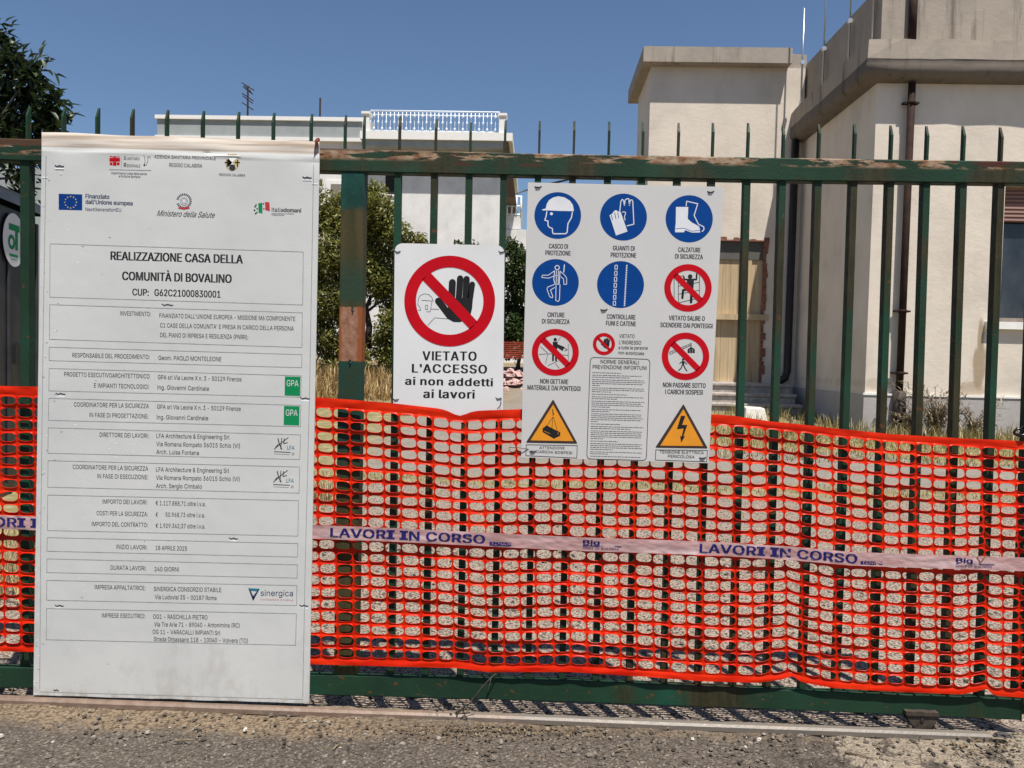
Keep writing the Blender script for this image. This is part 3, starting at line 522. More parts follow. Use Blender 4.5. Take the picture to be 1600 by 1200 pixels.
# ------------------------------------------------------------------ ground
def ground_mat():
    t = NT('yard_ground'); x, y, z = t.xyz()
    n1 = t.noise((1.7, 1.7, 1), 5); n2 = t.noise((60, 60, 60), 4, .7); n3 = t.noise((6, 6, 1), 4)
    # dusty asphalt outside the gate
    asp = t.ramp(n1, [(.3, (.075, .062, .050)), (.7, (.130, .108, .088))])
    sp = t.vor(150, 'Color'); spx = t.n('ShaderNodeSeparateColor'); t.link(sp, spx.inputs[0])
    asp = t.mix(.55, asp, t.ramp(spx.outputs[0], [(0, (.03, .025, .02)), (.5, (.095, .08, .066)), (.85, (.16, .135, .11)), (1, (.34, .30, .25))]))
    asp = t.mix(t.math('MULTIPLY', t.step(n2, .52, .66), .6), asp, (.055, .047, .040))
    # sandy strip along the track and the broken concrete on the right
    yy = t.math('ADD', y, t.math('MULTIPLY', t.math('SUBTRACT', n3, .5), .22))
    san = t.ramp(t.vor(75), [(0, (.27, .205, .145)), (.45, (.20, .15, .10)), (.8, (.09, .065, .045))])
    f = t.math('MULTIPLY', t.step(yy, -.27, -.17), t.math('SUBTRACT', 1, t.step(x, -.75, .1)))
    f2 = t.math('MULTIPLY', t.step(yy, -.16, -.10), .55)
    asp = t.mix(t.math('MAXIMUM', f, f2), asp, san)
    con = t.ramp(n2, [(.35, (.20, .165, .125)), (.65, (.30, .255, .195))])
    con = t.mix(t.math('SUBTRACT', 1, t.step(t.vor((5.5, 5.5, 1), 'Distance', 'DISTANCE_TO_EDGE'), .0, .02)), con, (.07, .06, .05))
    xn = t.math('ADD', x, t.math('MULTIPLY', t.math('SUBTRACT', n3, .5), .5))
    drk = t.math('MULTIPLY', t.step(xn, .72, .86), t.step(t.noise((16, 16, 4), 4), .40, .54))
    asp = t.mix(t.math('MULTIPLY', drk, .8), asp, t.mix(t.step(n2, .5, .6), (.05, .043, .036), (.13, .11, .09)))
    asp = t.mix(t.math('MULTIPLY', t.step(xn, 1.06, 1.10), t.step(t.noise((9, 9, 4), 4), .40, .50)), asp, con)
    # pale gravel inside
    gv = t.ramp(t.vor(85), [(0, (.41, .345, .285)), (.45, (.325, .27, .222)), (.7, (.15, .118, .094)), (.95, (.03, .025, .02))])
    gc = t.vor(85, 'Color'); gs = t.n('ShaderNodeSeparateColor'); t.link(gc, gs.inputs[0])
    gv = t.mix(.55, gv, t.mix(1, gv, t.ramp(gs.outputs[0], [(0, (.45, .42, .40)), (1, (1.25, 1.2, 1.15))]), 'MULTIPLY'))
    road = t.ramp(t.noise((2.5, 5, 1), 5), [(.3, (.21, .18, .148)), (.7, (.28, .245, .20))])
    road = t.mix(.35, road, t.ramp(t.noise(28, 4, .7), [(.35, (.10, .09, .078)), (.65, (.32, .295, .265))]))
    grs = t.ramp(t.noise((9, 9, 9), 5), [(.3, (.16, .14, .06)), (.55, (.26, .22, .11)), (.75, (.37, .32, .20))])
    yw = t.math('ADD', y, t.math('MULTIPLY', t.math('SUBTRACT', t.noise((1.2, 1.2, 1), 4), .5), 1.0))
    ins = t.mix(t.step(yw, 3.7, 3.9), gv, road)
    st = t.math('MULTIPLY', t.step(yw, 3.6, 3.85), t.math('SUBTRACT', 1, t.step(yw, 4.05, 4.3)))
    ins = t.mix(t.math('MULTIPLY', st, .75), ins, grs)
    rt = t.math('MULTIPLY', t.step(t.math('ADD', yw, t.math('MULTIPLY', x, .35)), 6.9, 7.4), t.step(x, .9, 1.6))
    lf = t.math('MULTIPLY', t.step(yw, 1.6, 2.1), t.math('SUBTRACT', 1, t.step(x, -2.2, -1.4)))
    ins = t.mix(t.math('MAXIMUM', rt, lf), ins, grs)
    dry = t.ramp(t.noise((3, 3, 3), 5), [(.3, (.19, .135, .07)), (.7, (.32, .245, .145))])
    ins = t.mix(t.math('MULTIPLY', t.step(yw, 9.0, 10.5), t.math('SUBTRACT', 1, t.step(x, -1.0, .0))), ins, dry)
    col = t.mix(t.step(y, -.03, .03), asp, ins)
    hb = t.math('ADD', t.math('MULTIPLY', t.vor(85), -1), t.math('MULTIPLY', n2, .8))
    t.bump(hb, .7, .015)
    return t.fin(col, .95, 0, .15)
M['ground'] = ground_mat()
def lines(bands):
    out = []
    for a, b, s in bands:
        k = max(1, round((b-a)/s)); out += [a+(b-a)*i/k for i in range(k)]
    return out + [bands[-1][1]]
gx = lines([(-600, -60, 180), (-60, -12, 8), (-12, -2.6, .6), (-2.6, 2.9, .018), (2.9, 14, .6), (14, 60, 8), (60, 600, 180)])
gy = lines([(-300, -20, 90), (-20, -3.2, 2), (-3.2, -.62, .2), (-.62, .55, .016), (.55, 3, .1), (3, 18, .5), (18, 60, 8), (60, 900, 200)])
g = MB()
for yv in gy:
    for xv in gx:
        h = gz(xv, yv)
        if -4 < xv < 5 and -1.5 < yv < 3:
            h += .010*(noise.noise(Vector((xv*2.2, yv*3, 1)))) + .007*noise.noise(Vector((xv*11, yv*11, 4))) + .005*noise.noise(Vector((xv*30, yv*30, 9)))
            h -= .012 if yv < 0 else .048*max(0, min(1, (yv-.0)/.02))*max(0, 1-max(0, yv-.5)/1.5)
        g.v.append(Vector((xv, yv, h)))
W_ = len(gx)
for j in range(len(gy)-1):
    for i in range(W_-1):
        g.f.append((j*W_+i, j*W_+i+1, (j+1)*W_+i+1, (j+1)*W_+i)); g.m.append(0); g.sm.append(True)
tag(g.build('ground', M['ground']), kind='structure')

# loose stones and litter in front of the gate
s = MB(); rr = random.Random(3)
for i in range(1900):
    xx = rr.uniform(-2.2, 2.4); yv = -.09 - abs(rr.gauss(0, .2))
    s.rock((xx, yv, -.008 + .004*noise.noise(Vector((xx*11, yv*11, 4)))), (.002 + .009*rr.random()**3), 0, rr)
for i in range(220):
    xx = rr.uniform(.7, 2.4); yv = -.12 - abs(rr.gauss(0, .16)); s.rock((xx, yv, -.011), .003 + .013*rr.random()**4, 0, rr)
for i in range(1600):
    xx = rr.uniform(-2.4, 3); yv = rr.uniform(.06, 2.2); s.rock((xx, yv, gz(xx, yv)-.048*max(0, 1-max(0, yv-.5)/1.5)), rr.choice((.006, .008, .011, .014)), 0, rr)
tag(s.build('loose_gravel', M['stone']), 'loose gravel scattered along both sides of the gate track', 'gravel', kind='stuff')

# ------------------------------------------------------------------ the gate
gate = empty('sliding_gate', (0, 0, 0), 'long green sliding gate of pointed bars with rust along its top rail', 'gate')
def bev(mb, name, mats, parent, wdt=.003):
    o = mb.build(name, mats, parent); b = o.modifiers.new('b', 'BEVEL'); b.width = wdt; b.segments = 2; b.limit_method = 'ANGLE'
    return o
TOPX = [(-330, 205.2), (-60, 213.5), (0, 215.5), (502, 231), (800, 239), (1200, 246), (1600, 252), (1680, 253.5)]
BOTX = [(-330, 241), (-60, 248.5), (0, 250), (500, 267.5), (800, 273.7), (1200, 282), (1600, 287), (1680, 288)]
def strip(mb, top, bot, y0, y1):
    """box rail through pixel lines top and bottom, front face at y0, back at y1"""
    n = len(top)
    A = [P(*q, y0) for q in top]; B = [P(*q, y0) for q in bot]; d = Vector((0, y1-y0, 0)); b0 = len(mb.v)
    for i in range(n): B[i].x = A[i].x; mb.v += [B[i], A[i], A[i]+d, B[i]+d]
    for i in range(n-1):
        for k in range(4):
            mb.f.append((b0+i*4+k, b0+i*4+(k+1) % 4, b0+(i+1)*4+(k+1) % 4, b0+(i+1)*4+k)); mb.m.append(0); mb.sm.append(False)
    mb.f.append((b0, b0+1, b0+2, b0+3)); mb.f.append((b0+(n-1)*4+3, b0+(n-1)*4+2, b0+(n-1)*4+1, b0+(n-1)*4)); mb.m += [0, 0]; mb.sm += [False]*2
s = MB(); strip(s, TOPX, BOTX, -.020, .030); bev(s, 'top_rail', M['rail'], gate, .004)
s = MB(); strip(s, [(-330, 1033.7), (-60, 1040.5), (0, 1042), (485, 1054), (880, 1063), (1280, 1080), (1597, 1092)],
                [(-330, 1064), (-60, 1073), (0, 1075), (485, 1086), (880, 1097), (1280, 1112), (1597, 1126)], -.020, .012); bev(s, 'bottom_rail', M['lower'], gate, .004)
# post
pa, pb = P(535, 268), P(571, 268)
s = MB(); s.box((pa.x, -.0165, .085), (pb.x, .045, 1.985)); bev(s, 'post', M['post'], gate)
for (px, py) in ((551, 481), (547, 563)):
    s = MB(); q = P(px, py, -.0165); s.tube([q+Vector((0, .004, 0)), q-Vector((0, .004, 0))], .004, 10)
    s.tube([q+Vector((.002, -.002, -.006)), q+Vector((.001, -.003, -.014))], .003, 6); s.build('bolt', M['tie'], gate)
# bars: (x under the top rail, x at the bottom, tip height in px)
TB = [(622.5, 612), (679, 666), (733, 720), (787, 773), (840.5, 826), (894.5, 879), (949, 931.5), (1002, 984), (1057.5, 1038), (1111, 1091.5),
      (1166, 1145.5), (1221, 1199), (1276.5, 1254), (1332, 1307), (1389, 1365), (1445, 1421), (1502, 1477.5), (1560.5, 1532), (1617, 1590)]
TIPS = {151: 169, 205: 169, 259: 170, 315: 172, 370: 174, 425: 175, 484: 177}
for (px, tp) in ((43, 166), (98, 168), (151, 169), (205, 169), (259, 170), (315, 172), (370, 174), (425, 175), (484, 177)):
    TB.append((px+.3, px-.2 - (px-43)*.02))
for k in range(6): TB.append((-11-54*k, -11-54*k+.8*k))
spk = {622.5: 181, 679: 185, 733: 190, 787: 187, 840.5: 188, 894.5: 188, 949: 189, 1002: 190, 1057.5: 191, 1111: 191, 1166: 191, 1221: 195,
       1276.5: 193, 1332: 193, 1389: 195, 1445: 196, 1502: 196, 1560.5: 198, 1617: 199}
spk2 = [(540, 179), (569.5, 180)]
def bar(pt, pbm, tip):
    A = P(pt, 281, .005); B = P(pbm, 1012, .005)
    sl = (A.x-B.x)/(A.z-B.z)
    X = lambda z: A.x + (z-A.z)*sl
    s = MB(); h = .0115; y0, y1 = -.0125, .022; z0, z1 = .08, 2.0
    if abs(pt-43.3) < 1: h = .0165
    s.hexa([(X(z0)-h, y0, z0), (X(z0)+h, y0, z0), (X(z0)+h, y1, z0), (X(z0)-h, y1, z0), (X(z1)-h, y0, z1), (X(z1)+h, y0, z1), (X(z1)+h, y1, z1), (X(z1)-h, y1, z1)])
    spike(s, X(2.0)+.002, P(pt+4, tip, .006).z)
    return bev(s, 'bar', M['bar'], gate, .002)
def spike(s, x, zt, z0=2.0):
    o = [(x-.0036, -.004, z0), (x-.0036, .016, z0), (x-.0036, .016, zt), (x-.0036, .013, zt), (x-.0036, -.004, zt-.038)]
    s.prism(o, (.0072, 0, 0))
for (pt, pbm) in TB:
    tip = spk.get(pt) or 165 + (pt-43)*.027
    bar(pt, pbm, tip)
for (px, tip) in spk2:
    s = MB(); q = P(px, tip, .006); spike(s, q.x, q.z); s.build('spike', M['bar'], gate)
# closing post at the right end
q = P(1597, 1000, 0)
s = MB(); s.box((q.x+.002, -.017, .06), (q.x+.055, .04, 1.98)); bev(s, 'end_post', M['bar'], gate)
# wheel under the bottom rail
wc = P(1441, 1128, -.014)
wheel = MB(); wheel.tube([wc+Vector((0, -.010, 0)), wc+Vector((0, -.014, 0)), wc+Vector((0, .014, 0)), wc+Vector((0, .010, 0))], [.036, .038, .038, .036], 28)
wo = wheel.build('wheel', M['pipe_black'], gate)
s = MB(); a = [P(1419, 1116, -.036), P(1464, 1118, -.036), P(1465, 1125, -.036), P(1455, 1139, -.036), P(1430, 1138, -.036), P(1418, 1123, -.036)]
s.prism(a, (0, .006, 0)); s.prism([v+Vector((0, .045, 0)) for v in a], (0, .006, 0))
b = [P(1416, 1112, -.042), P(1467, 1114, -.042), P(1468, 1120, -.042), P(1416, 1118, -.042)]; s.prism(b, (0, .05, 0))
bo = s.build('bracket', M['rust_iron'], wo)
s = MB(); q = P(1441, 1125, -.0362); s.tube([q+Vector((0, .001, 0)), q-Vector((0, .003, 0))], .008, 10); s.build('axle', M['tie'], gate)

# steel track on the ground
s = MB(); pts = [(-330, 1087.5), (-60, 1097), (0, 1098.5), (200, 1106), (480, 1111.5), (760, 1119), (1040, 1131.5), (1290, 1140), (1425, 1145), (1550, 1150)]
prof = [(-.034, -.012), (-.034, .004), (-.027, .012), (-.010, .013), (-.004, .006), (-.004, -.012)]
b0 = len(s.v)
for q in pts:
    w0 = P(*q, -.075); dz = max(-.004, min(.006, w0.z-.008))
    for (py_, pz) in prof: s.v.append(Vector((w0.x, -.045+py_, pz+dz*.5)))
k = len(prof)
for i in range(len(pts)-1):
    for j in range(k-1):
        s.f.append((b0+i*k+j, b0+(i+1)*k+j, b0+(i+1)*k+j+1, b0+i*k+j+1)); s.m.append(0); s.sm.append(False)
tag(s.build('gate_track', M['track'], loc=(0, -.06, 0)), 'worn steel guide rail lying on the ground along the foot of the gate', 'rail')

# ------------------------------------------------------------------ orange barrier net
NY = -.034
def pl(pts, x):
    if x <= pts[0][0]: return pts[0][1]
    for (x0, y0), (x1, y1) in zip(pts[:-1], pts[1:]):
        if x <= x1:
            u = (x-x0)/(x1-x0); return y0+(y1-y0)*u
    return pts[-1][1]
NTOP = [(-330, 594), (-60, 602), (57, 604), (300, 612), (490, 620), (560, 625), (620, 630), (690, 638), (724, 643), (745, 642), (800, 640), (840, 639), (1000, 644), (1115, 647), (1158, 650), (1180, 652), (1250, 659), (1320, 667), (1400, 675), (1500, 681), (1610, 686), (1700, 690)]
NBOT = [(-330, 1003), (-60, 1016), (57, 1019), (300, 1029), (490, 1038), (600, 1041), (715, 1044), (760, 1050), (890, 1050), (1000, 1057), (1090, 1064), (1180, 1067), (1232, 1060), (1250, 1066), (1300, 1075), (1400, 1081), (1500, 1085), (1536, 1078), (1550, 1087), (1610, 1091), (1700, 1094)]
TAPE = [(-330, 806), (-60, 813), (57, 818), (300, 823), (490, 831), (620, 836), (760, 843), (900, 850), (1040, 854.5), (1130, 858), (1240, 865), (1330, 873), (1446, 877), (1600, 882), (1700, 886)]
def netY(px, v):
    n1 = noise.noise(Vector((px*.006, v*1.6, 3.1))); n2 = noise.noise(Vector((px*.02, v*4, 7.7)))
    return NY - .006*n1 - .004*n2 - (.012*max(0, (px-1150)/450) * math.sin(v*math.pi))
ROWS, TOPB, BOTB = 21, 13.5, 10.0
def netpx(px, v):
    """v: 0 upper edge, 1 lower edge -> pixel; lean of the columns included"""
    T, B = pl(NTOP, px), pl(NBOT, px)
    wob = 3.2*noise.noise(Vector((px*.013, v*5, 1.3))) * math.sin(math.pi*v)
    wy = (3.2*noise.noise(Vector((px*.008, v*6, 5.3))) + 1.2*noise.noise(Vector((px*.03, v*14, 2.3)))) * math.sin(math.pi*v)
    return (px + wob + (v-.74)*9, T + (B-T)*v + wy)
def NP(px, v, lift=0):
    q = netpx(px, v); return P(q[0], q[1], netY(px, v) - lift)
def vrow(px, r):   # lower boundary of row r (r = 0 is the foot of the upper hem)
    T, B = pl(NTOP, px), pl(NBOT, px); H = B-T
    a = TOPB/H; b = 1-BOTB/H
    return a + (b-a)*r/ROWS
s = MB(); rr = random.Random(11)
PITCHX = 26.0; x0 = -306; ncol = 76; K = 24
hole = []
for k in range(K):
    a = 2*math.pi*k/K; c, sn = math.cos(a), math.sin(a)
    e = 2/2.75; hole.append((math.copysign(abs(c)**e, c), math.copysign(abs(sn)**e, sn)))
def rim(c, sn):
    mx = max(abs(c), abs(sn)); return c/mx, sn/mx
outer = [rim(math.cos(2*math.pi*k/K), math.sin(2*math.pi*k/K)) for k in range(K)]
for r in range(ROWS):
    for ci in range(ncol):
        xa = x0 + ci*PITCHX; xc = xa + PITCHX/2
        xc += .0
        hw, hh = .466*(1+rr.uniform(-.035, .015)), .376*(1+rr.uniform(-.12, .08)); sk = rr.uniform(-.04, .04)
        jx, jy = rr.uniform(-.015, .015), rr.uniform(-.03, .03)
        va, vb = vrow(xc, r), vrow(xc, r+1)
        rings = []
        for lev in range(3):
            ring = []
            for k in range(K):
                ox, oy = outer[k]; ix, iy = hole[k]
                oxp, oyp = .5*ox, .5*oy
                ixp, iyp = hw*ix + sk*iy + jx, hh*iy + jy
                u = (0, .55, 1)[lev]
                X = oxp + (ixp-oxp)*u; Yv = oyp + (iyp-oyp)*u
                px = xc + X*PITCHX
                vv0, vv1 = vrow(px, r), vrow(px, r+1)
                v = (vv0+vv1)/2 + Yv*(vv1-vv0)
                # strands are shallow troughs: the edge above a hole leans out and catches the sun
                tl = 1.25*noise.noise(Vector((px*.006, (r+(iy > 0))*.6, 2))) + .6*noise.noise(Vector((px*.05, r*2.3+(iy > 0)*2.3, 5)))
                up = (.0050 + .0044*tl) if iy < 0 else (.0052 - .0046*tl)
                w3 = NP(px, v, up*(0, .36, 1)[lev]*abs(iy)**.7)
                ring.append(w3)
            rings.append(ring)
        b0 = len(s.v)
        for ring in rings: s.v += ring
        for lev in range(2):
            for k in range(K):
                k2 = (k+1) % K
                s.f.append((b0+lev*K+k, b0+lev*K+k2, b0+(lev+1)*K+k2, b0+(lev+1)*K+k)); s.m.append(0); s.sm.append(True)
net = empty('barrier_net', (0, NY, 0), 'orange plastic barrier netting stretched across the lower part of the green gate', 'safety net')
no = s.build('netting', M['net'], net)
bm = bmesh.new(); bm.from_mesh(no.data); bmesh.ops.remove_doubles(bm, verts=bm.verts, dist=.0006); bm.to_mesh(no.data); bm.free()
so = no.modifiers.new('s', 'SOLIDIFY'); so.thickness = .0010; so.offset = 0; es = no.modifiers.new('e', 'EDGE_SPLIT'); es.split_angle = R_(62)
def hem(name, lower):
    s = MB(); xs = [x0 + i*PITCHX/3 for i in range(ncol*3+1)]; nv = 5; b0 = 0
    for px in xs:
        v0, v1 = (vrow(px, ROWS), 1.0) if lower else (0.0, vrow(px, 0))
        gather = 0 if lower else .5*math.exp(-((px-724)/16)**2)
        if not lower and px > 1150: gather = .25*min(1, (px-1150)/60)
        if lower:
            gather = .5*math.exp(-((px-1236)/8)**2) + .4*math.exp(-((px-1541)/8)**2)
        for j in range(nv):
            u = j/(nv-1)
            if gather: u = u*(1-gather) + (0 if lower else gather)
            out = .0012*math.sin(math.pi*u) + .003*noise.noise(Vector((px*.03, u*2, 4))) + (.004*u*(1+noise.noise(Vector((px*.02, 0, 8)))) if lower else .004*(1-u)*noise.noise(Vector((px*.015, 0, 2))))
            s.v.append(NP(px, v0+(v1-v0)*u, out))
    for i in range(len(xs)-1):
        for j in range(nv-1):
            s.f.append((i*nv+j, i*nv+j+1, (i+1)*nv+j+1, (i+1)*nv+j)); s.m.append(0); s.sm.append(True)
    o = s.build(name, M['net'], net); so = o.modifiers.new('s', 'SOLIDIFY'); so.thickness = .0015; so.offset = 0; es = o.modifiers.new('e', 'EDGE_SPLIT'); es.split_angle = R_(50)
hem('hem', False); hem('hem', True)
# printed band woven through the net
def TPp(px, u, lift=0):
    y = pl(TAPE, px); n = .0025*noise.noise(Vector((px*.03, u, 6))) + .002*noise.noise(Vector((px*.09, u*3, 6)))
    return P(px - u*.2, y + u*10.6, NY - .020 + n + .012*max(0, (px-1150)/450)*-1 - lift)
s = MB(); xs = [-304 + i*4 for i in range(490)]; nv = 9
for px in xs:
    for j in range(nv): s.v.append(TPp(px, -1+2*j/(nv-1)))
for i in range(len(xs)-1):
    for j in range(nv-1): s.f.append((i*nv+j, i*nv+j+1, (i+1)*nv+j+1, (i+1)*nv+j)); s.m.append(0); s.sm.append(True)
band = s.build('printed_band', M['tape'], net); so = band.modifiers.new('s', 'SOLIDIFY'); so.thickness = .001; so.offset = 0; es = band.modifiers.new('e', 'EDGE_SPLIT'); es.split_angle = R_(50)
def band_text(st, xa, xb, ub, h, bold, shear=0, mat='tape_ink', name='lettering'):
    vv, ff, wd, cap = glyphs(st, bold, shear, 1.04, 3)
    s = MB()
    for (x, y, k) in vv: s.v.append(TPp(xa + x/wd*(xb-xa), ub - (y/cap)*h/10.6, .0015+.00012*k))
    for f in ff: s.f.append(f); s.m.append(0); s.sm.append(False)
    return s
def bar_print(a, b, u0, u1):
    s = MB(); s.face([TPp(a, u0, .0012), TPp(b, u0, .0012), TPp(b, u1, .0012), TPp(a, u1, .0012)]); return s
for off in (-577, 0, 577):
    band_text('LAVOR| |N CORSO', 516+off, 758+off+(5 if off > 0 else 0), .62, 13.8, .05).build('lettering', M['tape_ink'], band)
    if off >= 0:
        e, b = (765, 911) if off == 0 else (1345, 1494)
        tg = bar_print(e, e+34, .28, .80).build('maker_mark', M['tape_ink'], band)
        t_ = band_text('TENAX', e+2, e+32, .70, 4.2, .02)
        for q in t_.v: q.y -= .0004
        t_.build('lettering', M['tape'], band)
        band_text('Big', b, b+26, .05, 7.5, .05).build('lettering', M['tape_ink'], band)
        band_text('HOME OF BUILDERS', b, b+56, .72, 3.4, 0).build('lettering', M['tape_ink'], band)
        bar_print(b, b+60, .14, .26).build('underline', M['tape_ink'], band)
tk = MB(); tk.tube([TPp(1527, -.9, .002), TPp(1532, -.1, .002), TPp(1541, -1.2, .002)], .0014, 5); tk.build('check_mark', M['rope'], band)

# ------------------------------------------------------------------ tall site information board
BY = -.062
board = empty('site_board', P(270, 1092, BY), 'tall white construction site information board strapped to the left part of the gate', 'site board')
cL = [(65, 241), (52, 1086)]; cR = [(499, 256), (483, 1099)]
s = MB(); nu, nr = 40, 30
def bl(u, v):   # u across, v down the flat part
    ax, ay = cL[0][0]+(cL[1][0]-cL[0][0])*v, cL[0][1]+(cL[1][1]-cL[0][1])*v
    bx, by = cR[0][0]+(cR[1][0]-cR[0][0])*v, cR[0][1]+(cR[1][1]-cR[0][1])*v
    jag = .9*noise.noise(Vector((u*3, v*30, 2))) if u in (0, 1) else 0
    return (ax+(bx-ax)*u+jag, ay+(by-ay)*u + (1.2*noise.noise(Vector((u*9, 3, 1))) if v == 1 else 0))
grid = []
# folded top: creased sheet bending back over the rail
for i, (dy, yo) in enumerate(((-34.5, .030), (-31, .014), (-26, .009), (-21, .008), (-16, .003), (-11, .004), (-7, -.001), (-4, .0))):
    row = []
    for j in range(nu+1):
        u = j/nu; q = bl(u, 0); wv = noise.noise(Vector((u*5, i*.5, 9)))
        row.append(P(q[0], q[1]+dy+1.2*wv, BY+yo+.004*wv))
    grid.append(row)
for i in range(nr+1):
    row = []
    for j in range(nu+1):
        u, v = j/nu, i/nr; q = bl(u, v)
        dent = 0
        for (du, dv) in ((.075, .03), (.955, .02)):
            dent += .0016*math.exp(-((u-du)/.09)**2 - ((v-dv)/.018)**2)
        row.append(P(q[0], q[1], BY + dent + (.004*noise.noise(Vector((u*2.2, v*3.5, 4))) + .0015*noise.noise(Vector((u*6, v*9, 8))))*0))
    grid.append(row)
for row in grid: s.v += row
nn = nu+1
for i in range(len(grid)-1):
    for j in range(nu): s.f.append((i*nn+j, i*nn+j+1, (i+1)*nn+j+1, (i+1)*nn+j)); s.m.append(0); s.sm.append(True)
o = s.build('sheet', M['board'], board); so = o.modifiers.new('s', 'SOLIDIFY'); so.thickness = .005; so.offset = 1; es = o.modifiers.new('e', 'EDGE_SPLIT'); es.split_angle = R_(50)
IY = BY - .0003
b1 = lambda X, Y: (50+X/3.428, 190+Y/3.428)
b2 = lambda X, Y: (50+X/3.428, 470+Y/3.428)
b3 = lambda X, Y: (50+X/3.428, 760+Y/3.428)
def frame(tr, pts, wdt=.9):
    fr = Flat(IY); fr.line([tr(*q) for q in pts], wdt, closed=True, cap=False); fr.build('ruled_frame', M['rule'], board)
frame(b1, [(97,654),(1453,698),(1450,982),(95,940)])
frame(b1, [(95,980),(1448,1024),(1446,1210),(93,1166)])
frame(b2, [(92,248),(1446,288),(1445,358),(92,320)])
frame(b2, [(92,362),(1442,402),(1440,516),(90,482)])
frame(b2, [(90,522),(1440,560),(1438,674),(88,640)])
frame(b2, [(87,680),(1438,718),(1434,850),(85,816)])
frame(b2, [(86,856),(1434,890),(1430,1030),(84,998)])
frame(b3, [(84,46),(1428,76),(1424,266),(83,236)])
frame(b3, [(82,274),(1424,306),(1422,378),(80,347)])
frame(b3, [(80,388),(1421,420),(1420,491),(79,461)])
frame(b3, [(79,503),(1419,531),(1417,638),(78,609)])
frame(b3, [(78,654),(1416,682),(1412,851),(76,821)])
for pts, wd in (([(72, 243), (68, 480), (64, 800), (62, 1076)], .9), ([(490, 258), (484, 600), (477, 880), (473, 1090)], .9), ([(62, 1081), (300, 1088), (474, 1093)], .8), ([b1(413, 257), b1(638, 262)], 1.2), ([b1(478, 188), b1(478, 247)], .8)):
    fr = Flat(IY); fr.line(pts, wd, cap=False); fr.build('rule_line', M['rule'], board)
tx = Flat(IY)
INK = 'ink'
def T(tr, st, x0_, y0_, x1_, y1_, h, bold=0, **kw): f = Flat(IY); f.text(st, tr(x0_, y0_), tr(x1_, y1_), h/3.428, 0, 0, bold*3.2 if bold > .005 else .014, **kw); f.build('lettering', M[INK], board)
T(b1, 'REALIZZAZIONE CASA DELLA', 420, 740, 1130, 760, 45, .022)
T(b1, 'COMUNITÀ DI BOVALINO', 482, 848, 1070, 864, 45, .022)
T(b1, 'CUP:', 537, 930, 626, 933, 36, .016); T(b1, 'G62C21000830001', 655, 933, 1010, 943, 36, .016)
INK = 'board_ink'; S_ = 23
